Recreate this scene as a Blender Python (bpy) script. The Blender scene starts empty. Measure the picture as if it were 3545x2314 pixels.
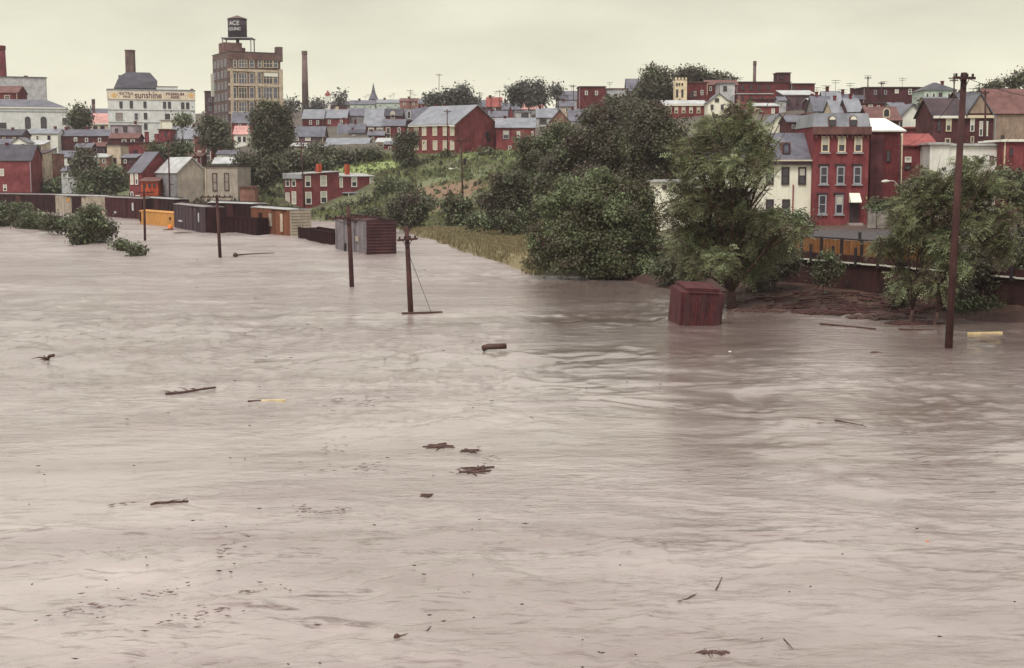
import bpy, math, random
import numpy as np
from mathutils import Vector, Matrix
random.seed(7)
rng = np.random.default_rng(7)
SC = bpy.context.scene
COL = SC.collection
R = math.radians

# ------------------------------------------------------------------ camera, sky, sun, exposure
CAMH, FPX, CX, CY, YH = 10.0, 4780.0, 1772.5, 1157.0, 590.0
TH = math.atan((CY - YH) / FPX)
cam_d = bpy.data.cameras.new('camera')
cam_d.sensor_fit = 'HORIZONTAL'; cam_d.sensor_width = 36.0
cam_d.lens = FPX / 3545 * 36.0
cam_d.clip_start = 0.5; cam_d.clip_end = 9000
cam = bpy.data.objects.new('camera', cam_d); COL.objects.link(cam)
cam.location = (0, 0, CAMH); cam.rotation_euler = (math.pi / 2 - TH, 0, 0)
SC.camera = cam

W = bpy.data.worlds.new('World'); SC.world = W; W.use_nodes = True
nt = W.node_tree; nt.nodes.clear()
def N(t, kind, **kw):
    n = t.nodes.new(kind)
    for k, v in kw.items():
        if k.startswith('i_'): n.inputs[k[2:].replace('_', ' ')].default_value = v
        else: setattr(n, k, v)
    return n
SUN_EL, SUN_AZ = R(60), R(205)
sky = N(nt, 'ShaderNodeTexSky', sky_type='NISHITA', sun_disc=False, sun_elevation=SUN_EL, sun_rotation=SUN_AZ)
bw = N(nt, 'ShaderNodeRGBToBW'); nt.links.new(sky.outputs[0], bw.inputs[0])
tc = N(nt, 'ShaderNodeTexCoord')
sep = N(nt, 'ShaderNodeSeparateXYZ'); nt.links.new(tc.outputs['Generated'], sep.inputs[0])
ramp = N(nt, 'ShaderNodeValToRGB')
ramp.color_ramp.elements[0].position = 0.0; ramp.color_ramp.elements[0].color = (8.9, 8.45, 6.5, 1)
ramp.color_ramp.elements[1].position = 1.0; ramp.color_ramp.elements[1].color = (9.6, 9.6, 9.9, 1)
e = ramp.color_ramp.elements.new(0.05); e.color = (7.8, 7.55, 5.95, 1)
e = ramp.color_ramp.elements.new(0.14); e.color = (6.25, 6.2, 5.0, 1)
e = ramp.color_ramp.elements.new(0.4); e.color = (8.2, 8.1, 7.5, 1)
nt.links.new(sep.outputs['Z'], ramp.inputs[0])
mp = N(nt, 'ShaderNodeMapping'); mp.inputs['Scale'].default_value = (3, 3, 11)
nt.links.new(tc.outputs['Generated'], mp.inputs[0])
cl = N(nt, 'ShaderNodeTexNoise', i_Scale=2.2, i_Detail=5.0, i_Roughness=0.55)
nt.links.new(mp.outputs[0], cl.inputs['Vector'])
cr = N(nt, 'ShaderNodeMapRange'); cr.inputs['From Min'].default_value = 0.3; cr.inputs['From Max'].default_value = 0.7
cr.inputs['To Min'].default_value = 0.89; cr.inputs['To Max'].default_value = 1.09
nt.links.new(cl.outputs[0], cr.inputs[0])
ml = N(nt, 'ShaderNodeVectorMath', operation='SCALE')
nt.links.new(ramp.outputs[0], ml.inputs[0]); nt.links.new(cr.outputs[0], ml.inputs['Scale'])
tint = N(nt, 'ShaderNodeVectorMath', operation='SCALE'); tint.inputs[0].default_value = (1.0, .96, .78)
nt.links.new(bw.outputs[0], tint.inputs['Scale'])
mx = N(nt, 'ShaderNodeMix', data_type='RGBA'); mx.inputs[0].default_value = 0.12   # thin overcast: a little of the clear sky behind it
nt.links.new(ml.outputs[0], mx.inputs[6]); nt.links.new(tint.outputs[0], mx.inputs[7])
bg = N(nt, 'ShaderNodeBackground', i_Strength=0.068)
nt.links.new(mx.outputs[2], bg.inputs[0])
wo = N(nt, 'ShaderNodeOutputWorld'); nt.links.new(bg.outputs[0], wo.inputs[0])

sd = bpy.data.lights.new('sun', 'SUN'); sd.energy = 1.5; sd.angle = R(20); sd.color = (1.0, .96, .90)
sun = bpy.data.objects.new('sun', sd); COL.objects.link(sun)
# the sun stands behind the camera, high and to the left
sv = Vector((math.sin(SUN_AZ) * math.cos(SUN_EL), math.cos(SUN_AZ) * math.cos(SUN_EL), math.sin(SUN_EL)))
sun.rotation_euler = (-sv).to_track_quat('-Z', 'Y').to_euler()

VS = SC.view_settings
VS.view_transform = 'Standard'; VS.look = 'None'; VS.exposure = 0.82; VS.gamma = 1.0; VS.use_curve_mapping = False
SC.cycles.use_denoising = True
SC.cycles.max_bounces = 6; SC.cycles.volume_bounces = 3

# ------------------------------------------------------------------ where a picture point lies in the place
def ray(px, py):
    rx, uy = (px - CX) / FPX, (CY - py) / FPX
    return Vector((rx, math.cos(TH) + uy * math.sin(TH), -math.sin(TH) + uy * math.cos(TH)))
def P(px, py, Y):
    d = ray(px, py); return Vector((0, 0, CAMH)) + d * (Y / d.y)
def WP(px, py, z=0.0):
    d = ray(px, py); return Vector((0, 0, CAMH)) + d * ((z - CAMH) / d.z)
def PX(px, Y): return P(px, 600, Y).x
def Z(py, Y): return P(CX, py, Y).z

# ------------------------------------------------------------------ noise on arrays
_lat = rng.random((256, 256))
def vnoise(x, y):
    xi, yi = np.floor(x).astype(int), np.floor(y).astype(int)
    fx, fy = x - xi, y - yi
    fx, fy = fx * fx * (3 - 2 * fx), fy * fy * (3 - 2 * fy)
    a = _lat[xi & 255, yi & 255]; b = _lat[(xi + 1) & 255, yi & 255]
    c = _lat[xi & 255, (yi + 1) & 255]; d = _lat[(xi + 1) & 255, (yi + 1) & 255]
    return (a * (1 - fx) + b * fx) * (1 - fy) + (c * (1 - fx) + d * fx) * fy
def fbm(x, y, o=4):
    s = 0; a = 0.5
    for i in range(o):
        s = s + a * (vnoise(x + 17.3 * i, y + 9.1 * i) - 0.5); x = x * 2.03; y = y * 2.03; a *= 0.5
    return s

# ------------------------------------------------------------------ materials
MATS = {}
def mat(name, col, rough=0.85, var=0.25, scale=0.6, col2=None, metal=0.0, spec=0.3, streak=0.0, bump=0.0):
    """a surface with mottled, weathered colour; col2 is a second colour that stains it in patches"""
    if name in MATS: return MATS[name]
    m = bpy.data.materials.new(name); m.use_nodes = True; t = m.node_tree
    b = t.nodes['Principled BSDF']
    b.inputs['Roughness'].default_value = rough; b.inputs['Metallic'].default_value = metal
    b.inputs['Specular IOR Level'].default_value = spec
    g = N(t, 'ShaderNodeNewGeometry')
    n1 = N(t, 'ShaderNodeTexNoise', i_Scale=scale, i_Detail=6.0, i_Roughness=0.65)
    t.links.new(g.outputs['Position'], n1.inputs['Vector'])
    rp = N(t, 'ShaderNodeValToRGB')
    c = np.array(col); d = np.array(col2 if col2 is not None else col)
    rp.color_ramp.elements[0].position = 0.3; rp.color_ramp.elements[1].position = 0.72
    rp.color_ramp.elements[0].color = (*(c * (1 - var)), 1)
    rp.color_ramp.elements[1].color = (*np.clip(d * (1 + var), 0, 1), 1)
    t.links.new(n1.outputs[0], rp.inputs[0])
    out = rp.outputs[0]
    mp = N(t, 'ShaderNodeMapping'); mp.inputs['Scale'].default_value = (2.2, 2.2, 0.25 if streak else 2.2)
    t.links.new(g.outputs['Position'], mp.inputs[0])
    n2 = N(t, 'ShaderNodeTexNoise', i_Scale=1.6, i_Detail=5.0, i_Roughness=0.7)
    t.links.new(mp.outputs[0], n2.inputs['Vector'])
    mr = N(t, 'ShaderNodeMapRange'); s = max(streak, 0.14)
    mr.inputs['From Min'].default_value = 0.3; mr.inputs['From Max'].default_value = 0.7
    mr.inputs['To Min'].default_value = 1 - s; mr.inputs['To Max'].default_value = 1 + s * 0.5
    t.links.new(n2.outputs[0], mr.inputs[0])
    sc = N(t, 'ShaderNodeVectorMath', operation='SCALE')
    t.links.new(out, sc.inputs[0]); t.links.new(mr.outputs[0], sc.inputs['Scale'])
    t.links.new(sc.outputs[0], b.inputs['Base Color'])
    if bump:
        n3 = N(t, 'ShaderNodeTexNoise', i_Scale=6.0, i_Detail=4.0)
        t.links.new(g.outputs['Position'], n3.inputs['Vector'])
        bp = N(t, 'ShaderNodeBump', i_Strength=bump, i_Distance=0.05)
        t.links.new(n3.outputs[0], bp.inputs['Height']); t.links.new(bp.outputs[0], b.inputs['Normal'])
    MATS[name] = m; return m
def M(k):
    return MATS[k]
BR = dict(scale=0.35, var=0.34, streak=0.36, rough=0.95, spec=.15)
mat('brick_red', (0.177, 0.035, 0.043), col2=(0.224, 0.063, 0.066), **BR)
mat('brick_orange', (0.368, 0.068, 0.028), col2=(0.400, 0.080, 0.040), **BR)
mat('brick_maroon', (0.115, 0.025, 0.031), col2=(0.145, 0.036, 0.038), **BR)
mat('brick_dark', (.075, .026, .032), col2=(.11, .04, .045), **BR)
mat('brick_tower', (0.143, 0.102, 0.102), col2=(0.180, 0.118, 0.105), **BR)
mat('brick_purple', (0.104, 0.068, 0.088), col2=(0.136, 0.080, 0.088), **BR)
mat('brick_pink', (0.247, 0.112, 0.090), col2=(0.285, 0.150, 0.120), **BR)
mat('cream', (0.493, 0.391, 0.281), col2=(0.561, 0.459, 0.357), streak=.2)
mat('cream_yellow', (.72, .58, .38), col2=(.78, .66, .46), streak=.2)
mat('brewery_white', (.60, .61, .60), col2=(.70, .69, .66), streak=.2, var=.1)
mat('white', (.72, .71, .66), col2=(.78, .76, .68), streak=.12, var=.08)
mat('white_warm', (.80, .77, .64), col2=(.84, .8, .66), streak=.14, var=.06)
mat('tan_stucco', (0.324, 0.279, 0.243), col2=(0.396, 0.333, 0.279), streak=.25, scale=.25)
mat('grey_wall', (0.195, 0.188, 0.203), col2=(0.255, 0.240, 0.240), streak=.25)
mat('grey_light', (.42, .42, .44), col2=(.5, .49, .48), streak=.2)
mat('green_pale', (.45, .52, .46), streak=.15)
mat('slate', (0.099, 0.099, 0.124), col2=(0.143, 0.136, 0.161), rough=.45, scale=.5, streak=.2)
mat('slate_light', (0.186, 0.192, 0.223), col2=(0.248, 0.248, 0.267), rough=.4, scale=.4, streak=.2)
mat('slate_dark', (0.042, 0.038, 0.052), col2=(0.070, 0.063, 0.077), rough=.5, scale=.5, streak=.2)
mat('roof_dark', (.04, .024, .03), col2=(.07, .04, .045), rough=.6, scale=.5)
mat('roof_red', (0.238, 0.049, 0.043), col2=(0.289, 0.072, 0.064), rough=.7, streak=.25)
mat('roof_pink', (.5, .25, .23), col2=(.55, .3, .27), rough=.7, streak=.2)
mat('roof_brown', (.13, .055, .05), col2=(.17, .08, .07), rough=.7, streak=.25)
mat('roof_tan', (0.288, 0.200, 0.152), col2=(0.336, 0.248, 0.192), rough=.8, streak=.25)
mat('tin', (0.374, 0.374, 0.382), col2=(0.490, 0.482, 0.468), rough=.35, scale=.4, streak=.25)
mat('trim_white', (.78, .76, .68), var=.05)
mat('trim_cream', (.66, .56, .40), var=.1)
mat('trim_grey', (.34, .34, .36), var=.1)
mat('trim_dark', (.05, .03, .035), var=.2)
mat('glass', (.045, .040, .055), rough=.12, spec=.6, var=.2)
mat('glass_blue', (.11, .115, .16), rough=.2, spec=.5, var=.4, scale=.8)
mat('blind', (.50, .47, .40), var=.1)
mat('board', (.30, .24, .21), var=.3, scale=2)
mat('wood_pole', (.045, .018, .018), col2=(.075, .03, .026), streak=.3, rough=.85, bump=.4)
mat('wood_wet', (.055, .026, .022), col2=(.09, .045, .035), rough=.6, scale=3)
mat('wood_pale', (.62, .46, .22), col2=(.7, .55, .3), rough=.7, scale=3)
mat('bark', (.050, .024, .022), col2=(.085, .045, .036), scale=3, bump=.6)
mat('boxcar_maroon', (0.045, 0.010, 0.014), col2=(0.065, 0.017, 0.019), streak=.4, rough=.85, spec=.15)
mat('boxcar_dark', (0.021, 0.007, 0.010), col2=(0.036, 0.011, 0.012), streak=.4, rough=.85, spec=.12)
mat('boxcar_purple', (0.050, 0.028, 0.041), col2=(0.070, 0.037, 0.049), streak=.4, rough=.75)
mat('boxcar_grey', (0.176, 0.152, 0.176), col2=(0.232, 0.200, 0.208), streak=.35, rough=.7)
mat('boxcar_tan', (0.323, 0.272, 0.212), col2=(0.391, 0.323, 0.255), streak=.35, rough=.75)
mat('boxcar_orange', (0.247, 0.088, 0.034), col2=(0.195, 0.065, 0.037), streak=.4, rough=.75)
mat('boxcar_end', (0.054, 0.019, 0.024), col2=(0.075, 0.026, 0.028), streak=.35, rough=.75)
mat('car_yellow', (0.578, 0.264, 0.051), col2=(0.527, 0.238, 0.060), streak=.25, rough=.6)
mat('car_roof', (0.216, 0.188, 0.192), col2=(0.288, 0.248, 0.240), rough=.4, scale=.8)
mat('iron', (0.027, 0.019, 0.022), rough=.6)
mat('rust', (.070, .016, .022), col2=(.10, .028, .030), streak=.5, rough=.8, scale=1.5, bump=.5)
mat('concrete', (.30, .26, .24), col2=(.36, .32, .29), streak=.35)
mat('wall_maroon', (0.033, 0.010, 0.011), col2=(0.052, 0.018, 0.016), streak=.45, rough=.9, bump=.4)
mat('barrier_yellow', (0.260, 0.118, 0.034), col2=(0.223, 0.087, 0.031), streak=.45, rough=.8)
mat('tank_wood', (.050, .034, .050), col2=(.075, .045, .06), streak=.35)
mat('letter_pale', (.50, .50, .50), var=.2, scale=2)
mat('letter_dark', (.16, .10, .10), var=.2, scale=2)
mat('brick_brown', (.15, .085, .08), col2=(.19, .11, .10), **BR)
mat('sign_peach', (.72, .57, .44), col2=(.72, .62, .48), streak=.2, scale=.5)
mat('sun_gold', (.72, .45, .18), var=.1)
mat('asphalt', (0.085, 0.072, 0.079), col2=(0.115, 0.101, 0.106), rough=.35)
mat('leaf_litter', (.17, .115, .10), col2=(.11, .075, .065), rough=.8, scale=4)
mat('litter_white', (.8, .78, .7), var=.05)
mat('litter_orange', (.75, .2, .05), var=.05)
mat('metal_pale', (.6, .58, .5), rough=.4, var=.1)

def leaf_mat(name, stops, rough=.55, spec=.35):
    m = bpy.data.materials.new(name); m.use_nodes = True; t = m.node_tree; b = t.nodes['Principled BSDF']
    b.inputs['Roughness'].default_value = rough; b.inputs['Specular IOR Level'].default_value = spec
    a = N(t, 'ShaderNodeAttribute', attribute_name='tone')
    rp = N(t, 'ShaderNodeValToRGB'); els = rp.color_ramp.elements
    els[0].position = 0; els[0].color = (*stops[0], 1); els[1].position = 1; els[1].color = (*stops[-1], 1)
    for i, s in enumerate(stops[1:-1]):
        q = els.new((i + 1) / (len(stops) - 1)); q.color = (*s, 1)
    t.links.new(a.outputs['Fac'], rp.inputs[0]); t.links.new(rp.outputs[0], b.inputs['Base Color'])
    tr = N(t, 'ShaderNodeBsdfTranslucent'); t.links.new(rp.outputs[0], tr.inputs[0])
    mxs = N(t, 'ShaderNodeMixShader'); mxs.inputs[0].default_value = .22
    o = t.nodes['Material Output']
    t.links.new(b.outputs[0], mxs.inputs[1]); t.links.new(tr.outputs[0], mxs.inputs[2]); t.links.new(mxs.outputs[0], o.inputs[0])
    MATS[name] = m; return m
leaf_mat('leaf_olive', [(0.0952, 0.0634, 0.0437), (0.1008, 0.1, 0.0517), (0.14, 0.1647, 0.0782), (0.224, 0.2745, 0.138)])
leaf_mat('leaf_dark', [(0.0897, 0.0589, 0.0483), (0.0897, 0.0794, 0.054), (0.1058, 0.1126, 0.0633), (0.1667, 0.192, 0.1035)])
leaf_mat('leaf_fresh', [(.085,.045,.036),(.13,.125,.065),(.22,.245,.12),(.40,.45,.26)])
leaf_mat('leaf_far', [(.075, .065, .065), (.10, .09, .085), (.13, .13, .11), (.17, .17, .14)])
leaf_mat('leaf_bush', [(0.0693, 0.0448, 0.0336), (0.0819, 0.0784, 0.0441), (0.1208, 0.1434, 0.0714), (0.231, 0.2912, 0.1522)])
leaf_mat('leaf_grass', [(.12, .085, .05), (.15, .15, .07), (.20, .23, .10), (.30, .34, .15)])
leaf_mat('leaf_straw', [(.13, .09, .055), (.20, .16, .085), (.26, .22, .115), (.34, .31, .18)])

# ------------------------------------------------------------------ mesh helper
class MB:
    def __init__(s): s.v = []; s.f = []
    def add(s, v, f):
        o = len(s.v); s.v += [tuple(p) for p in v]; s.f += [tuple(i + o for i in q) for q in f]; return s
    def box(s, x0, x1, y0, y1, z0, z1):
        return s.add([(x0, y0, z0), (x1, y0, z0), (x1, y1, z0), (x0, y1, z0), (x0, y0, z1), (x1, y0, z1), (x1, y1, z1), (x0, y1, z1)],
                     [(0, 3, 2, 1), (4, 5, 6, 7), (0, 1, 5, 4), (1, 2, 6, 5), (2, 3, 7, 6), (3, 0, 4, 7)])
    def slab(s, pts, th):
        """a sheet through pts (counter-clockwise seen from outside) with thickness th inward"""
        a = [Vector(p) for p in pts]; n = (a[1] - a[0]).cross(a[2] - a[0]).normalized(); k = len(a)
        v = a + [p - n * th for p in a]
        f = [tuple(range(k)), tuple(range(2 * k - 1, k - 1, -1))] + [(i, i + k, (i + 1) % k + k, (i + 1) % k) for i in range(k)]
        return s.add(v, f)
    def prism(s, prof, axis, a, b):
        """closed profile of (u, z); axis 'y': u is x, extruded y a..b; axis 'x': u is y, extruded x a..b"""
        k = len(prof)
        if axis == 'y': v = [(u, a, z) for u, z in prof] + [(u, b, z) for u, z in prof]
        else: v = [(a, u, z) for u, z in prof] + [(b, u, z) for u, z in prof]
        f = [tuple(range(k)), tuple(range(2 * k - 1, k - 1, -1))] + [(i, i + k, (i + 1) % k + k, (i + 1) % k) for i in range(k)]
        return s.add(v, f)
    def tube(s, pts, rad, n=7, cap=True):
        pts = [Vector(p) for p in pts]; o = len(s.v); m = len(pts)
        if not hasattr(rad, '__len__'): rad = [rad] * m
        for i, p in enumerate(pts):
            d = (pts[min(i + 1, m - 1)] - pts[max(i - 1, 0)]).normalized()
            u = d.cross(Vector((0, 0, 1)) if abs(d.z) < .9 else Vector((1, 0, 0))).normalized(); w = d.cross(u)
            for k in range(n):
                t = 2 * math.pi * k / n; s.v.append(tuple(p + (u * math.cos(t) + w * math.sin(t)) * rad[i]))
        for i in range(m - 1):
            for k in range(n):
                a, b = o + i * n + k, o + i * n + (k + 1) % n
                s.f.append((a, b, b + n, a + n))
        if cap:
            s.f.append(tuple(o + k for k in range(n - 1, -1, -1))); s.f.append(tuple(o + (m - 1) * n + k for k in range(n)))
        return s
    def lathe(s, prof, n=16, c=(0, 0)):
        o = len(s.v)
        for r, z in prof:
            for k in range(n):
                t = 2 * math.pi * k / n; s.v.append((c[0] + r * math.cos(t), c[1] + r * math.sin(t), z))
        for i in range(len(prof) - 1):
            for k in range(n):
                a, b = o + i * n + k, o + i * n + (k + 1) % n
                s.f.append((a, b, b + n, a + n))
        s.f.append(tuple(o + k for k in range(n - 1, -1, -1))); s.f.append(tuple(o + (len(prof) - 1) * n + k for k in range(n)))
        return s
    def mesh(s, name, m, smooth=False, fix=True):
        me = bpy.data.meshes.new(name); me.from_pydata(s.v, [], s.f)
        if fix:
            import bmesh
            bm = bmesh.new(); bm.from_mesh(me); bmesh.ops.recalc_face_normals(bm, faces=bm.faces); bm.to_mesh(me); bm.free()
        me.materials.append(M(m) if isinstance(m, str) else m)
        if smooth: me.polygons.foreach_set('use_smooth', [True] * len(me.polygons))
        me.update(); return me
def obj(name, me, parent=None, loc=(0, 0, 0), rz=0.0):
    o = bpy.data.objects.new(name, me); COL.objects.link(o)
    o.location = loc; o.rotation_euler = (0, 0, rz)
    if parent is not None: o.parent = parent
    return o
def part(name, mb, m, parent, smooth=False): return obj(name, mb.mesh(name, m, smooth), parent)
USED = {}
def tag(o, label, cat, group=None):
    if label in USED and not group: print('DUP LABEL', label)
    USED[label] = 1
    o['label'] = label; o['category'] = cat
    if group: o['group'] = group
    return o
def thing(name, label, cat, loc=(0, 0, 0), rz=0.0, group=None):
    o = bpy.data.objects.new(name, None); COL.objects.link(o); o.empty_display_size = .3
    o.location = loc; o.rotation_euler = (0, 0, rz)
    return tag(o, label, cat, group)

def np_mesh(name, v, f, m, tone=None, smooth=False):
    """quads from arrays"""
    me = bpy.data.meshes.new(name); nv, nf = len(v), len(f)
    me.vertices.add(nv); me.vertices.foreach_set('co', np.asarray(v, np.float32).ravel())
    me.loops.add(nf * 4); me.loops.foreach_set('vertex_index', np.asarray(f, np.int32).ravel())
    me.polygons.add(nf); me.polygons.foreach_set('loop_start', np.arange(0, nf * 4, 4, dtype=np.int32))
    if smooth: me.polygons.foreach_set('use_smooth', np.ones(nf, bool))
    me.update(calc_edges=True)
    if tone is not None:
        at = me.attributes.new('tone', 'FLOAT', 'FACE'); at.data.foreach_set('value', np.asarray(tone, np.float32))
    me.materials.append(M(m) if isinstance(m, str) else m); return me
# ------------------------------------------------------------------ terrain: shore, bank, flat, slope, hill
COLS = {
 -2600: [(330, -1.6), (345, 0), (350, 1.5), (356, 2.0), (364, 2.6), (380, 4.5), (405, 7), (430, 9), (460, 11), (520, 16), (700, 30), (1000, 34), (2500, 36)],
 0:    [(342, -1.6), (352, 0), (355, 1.4), (359, 2.0), (364, 2.5), (376, 4.0), (396, 6.5), (412, 8), (440, 11), (500, 17), (700, 32), (1000, 36), (2500, 38)],
 300:  [(314, -1.6), (324, 0), (327, 1.4), (331, 2.2), (336, 2.6), (346, 4.0), (370, 7), (390, 9), (430, 12), (500, 18), (700, 34), (1000, 38), (2500, 40)],
 600:  [(266, -1.6), (275, 0), (278, 1.5), (282, 2.4), (287, 3.0), (296, 4.0), (322, 6), (350, 8), (400, 12), (480, 18), (700, 37), (1000, 41), (2500, 42)],
 870:  [(241, -1.6), (250, 0), (254, 1.3), (260, 2.0), (268, 2.4), (282, 2.8), (302, 5.5), (340, 11), (400, 16), (480, 22), (700, 40), (1000, 43), (2500, 44)],
 1060: [(272, -1.6), (281, 0), (283, .8), (286, 1.5), (289, 2.0), (293, 2.6), (312, 6.5), (332, 13.2), (400, 18), (480, 25), (700, 40), (1000, 43), (2500, 44)],
 1290: [(254, -1.6), (262, 0), (265, .6), (269, 1.0), (272, 1.4), (278, 2.2), (304, 8), (326, 13.2), (400, 19), (480, 26), (700, 40), (1000, 43), (2500, 44)],
 1430: [(213, -1.4), (217, 0), (220, .6), (228, .6), (236, -.1), (248, .6), (290, 7.5), (325, 13.3), (400, 19), (480, 26), (700, 40), (1000, 43), (2500, 44)],
 1600: [(165, -1.2), (171, 0), (175, .9), (212, 1.1), (226, -.1), (240, .8), (282, 7.5), (322, 13.5), (400, 20), (480, 27), (700, 40), (1000, 43), (2500, 44)],
 1850: [(125, -1.2), (131, 0), (135, 1.1), (190, 1.5), (205, 1.6), (225, 3.0), (280, 9), (325, 14.5), (400, 22), (480, 29), (700, 40), (1000, 43), (2500, 44)],
 2200: [(119, -1.2), (124, 0), (128, .7), (150, 2.0), (165, 2.8), (190, 4.5), (250, 11), (310, 18), (400, 27), (480, 32), (700, 40), (1000, 43), (2500, 44)],
 2560: [(93, -1.2), (98, 0), (103, .55), (115.5, 1.0), (117.5, 3.6), (162, 3.7), (200, 9), (250, 15), (330, 23), (420, 29), (700, 40), (1000, 43), (2500, 44)],
 3000: [(91, -1.2), (96.5, 0), (100, .35), (105.5, .7), (107.5, 3.5), (168, 3.9), (200, 9), (250, 15.5), (330, 24), (420, 30), (700, 40), (1000, 44), (2500, 45)],
 3545: [(86, -1.2), (90.5, 0), (92, .4), (94.5, .7), (96.5, 3.3), (166, 4.2), (190, 8), (240, 15), (320, 24), (420, 32), (700, 41), (1000, 45), (2500, 46)],
 6200: [(55, -1.2), (60, 0), (62, .4), (65, .7), (67, 3.2), (166, 4.2), (190, 8), (240, 15), (320, 24), (420, 32), (700, 41), (1000, 45), (2500, 46)],
}
_cp = sorted(COLS); _ca = np.array([PX(p, 1.0) for p in _cp])
_cy = np.array([[k[0] for k in COLS[p]] for p in _cp], float); _cz = np.array([[k[1] for k in COLS[p]] for p in _cp], float)
def ground(x, y):
    a = x / max(y, 1.0)
    ys = [np.interp(a, _ca, _cy[:, k]) for k in range(_cy.shape[1])]; zs = [np.interp(a, _ca, _cz[:, k]) for k in range(_cy.shape[1])]
    return float(np.interp(y, ys, zs, left=-2.2))
def wall_y(px): return float(np.interp(px, [2200, 2560, 3000, 3545, 4200], [122, 115.5, 105.5, 94.5, 84]))

def build_terrain():
    angs = np.unique(np.concatenate([np.linspace(_ca[0], _ca[-1], 120), np.linspace(PX(-200, 1), PX(3750, 1), 420)]))
    ts = np.concatenate([np.linspace(k, k + 1, n, endpoint=False) for k, n in enumerate([3, 5, 14, 12, 12, 26, 26, 22, 18, 18, 8, 6])] + [[12.0]])
    A, T = np.meshgrid(angs, ts, indexing='ij')
    k = np.minimum(T.astype(int), 11); fr = T - k
    ys = np.stack([np.interp(angs, _ca, _cy[:, j]) for j in range(13)], 1); zs = np.stack([np.interp(angs, _ca, _cz[:, j]) for j in range(13)], 1)
    ii = np.arange(len(angs))[:, None]
    Y = ys[ii, k] * (1 - fr) + ys[ii, k + 1] * fr; Zt = zs[ii, k] * (1 - fr) + zs[ii, k + 1] * fr
    X = A * Y
    rough = np.clip((T - 1.2) / 2, 0, 1) * np.where((A > PX(2500, 1)) & (T > 3) & (T < 5.2), .15, 1)
    Zt = Zt + fbm(X / 9, Y / 9, 4) * .9 * rough + fbm(X / 2, Y / 2, 3) * .25 * rough
    # a river bed in front, reaching behind the camera
    Yb = np.full((len(angs), 1), -60.0); Xb = angs[:, None] * 300; Zb = np.full((len(angs), 1), -2.2)
    X = np.hstack([Xb, X]); Y = np.hstack([Yb, Y]); Zt = np.hstack([Zb, Zt]); T = np.hstack([np.zeros((len(angs), 1)), T])
    n, m = X.shape
    # what grows or lies where
    PXs = np.hstack([A[:, :1], A]) / PX(CX + 1000, 1) * 1000 + CX
    n1 = fbm(X / 11, Y / 11, 5) * 2; n2 = fbm(X / 3, Y / 3, 4) * 2
    grass = np.array([.15, .165, .085]); dark = np.array([.075, .062, .04]); straw = np.array([.22, .18, .10])
    bare = np.array([.22, .135, .09]); mud = np.array([.060, .032, .027]); fresh = np.array([.25, .30, .115]); tar = np.array([.075, .065, .068])
    c = dark + (grass - dark) * np.clip(.55 + n1 + n2 * .6, 0, 1)[..., None]
    def mixin(col, w):
        nonlocal c
        c = c + (col - c) * np.clip(w, 0, 1)[..., None]
    def blob(pc, yc, rp, ry): return np.clip(1.5 - 1.5 * (((PXs - pc) / rp) ** 2 + ((Y - yc) / ry) ** 2) + n2 * .9, 0, 1)
    mixin(straw, np.clip((PXs - 1330) / 60, 0, 1) * np.clip((1880 - PXs) / 60, 0, 1) * np.clip((4.2 - T) / .8, 0, 1) * np.clip(.95 + n2, 0, 1))
    mixin(bare, np.maximum(blob(1560, 274, 170, 12), blob(1500, 262, 130, 8)) * .9)
    mixin(fresh, np.maximum(blob(1290, 316, 160, 8), blob(1180, 312, 90, 6)))
    mixin(fresh * [1, .9, .8], np.maximum(blob(910, 272, 90, 12), blob(860, 262, 60, 9)))
    mixin(fresh * [.8, .8, .75], blob(1700, 318, 150, 9) * .7)
    mixin(np.array([.10, .075, .07]), np.clip((T - 7.2) / .5, 0, 1) * np.clip(.75 + n2, 0, 1))
    mixin(mud, np.clip((PXs - 1900) / 100, 0, 1) * np.clip((3.6 - T) / .4, 0, 1))
    mixin(np.array([.11, .062, .042]), np.clip((PXs - 2500) / 100, 0, 1) * np.clip((3.4 - T) / .4, 0, 1) * np.clip((T - 1.6) / .5, 0, 1) * np.clip(.15 + n1 + n2, 0, 1))
    mixin(mud * 1.4, np.clip((3.0 - T) / .6, 0, 1) * np.clip((1000 - PXs) / 100, 0, 1))
    mixin(mud * 1.5, np.clip((PXs - 2400) / 100, 0, 1) * np.clip((T - 3.6) / .1, 0, 1) * np.clip((6.2 - T) / .6, 0, 1) * np.clip(.8 + n1, 0, 1))
    mixin(tar, np.clip((PXs - 2500) / 60, 0, 1) * np.clip((T - 3.95) / .1, 0, 1) * np.clip((4.75 - T) / .2, 0, 1))
    idx = np.arange(n * m).reshape(n, m)
    f = np.stack([idx[:-1, :-1], idx[1:, :-1], idx[1:, 1:], idx[:-1, 1:]], -1).reshape(-1, 4)
    mt = bpy.data.materials.new('earth'); mt.use_nodes = True; t = mt.node_tree; b = t.nodes['Principled BSDF']
    b.inputs['Roughness'].default_value = .85; b.inputs['Specular IOR Level'].default_value = .2
    at = N(t, 'ShaderNodeAttribute', attribute_name='soil')
    g = N(t, 'ShaderNodeNewGeometry'); nz = N(t, 'ShaderNodeTexNoise', i_Scale=1.4, i_Detail=6.0, i_Roughness=.7)
    t.links.new(g.outputs['Position'], nz.inputs['Vector'])
    mr = N(t, 'ShaderNodeMapRange'); mr.inputs['From Min'].default_value = .3; mr.inputs['From Max'].default_value = .7
    mr.inputs['To Min'].default_value = .6; mr.inputs['To Max'].default_value = 1.35; t.links.new(nz.outputs[0], mr.inputs[0])
    s = N(t, 'ShaderNodeVectorMath', operation='SCALE'); t.links.new(at.outputs['Color'], s.inputs[0]); t.links.new(mr.outputs[0], s.inputs['Scale'])
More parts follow.
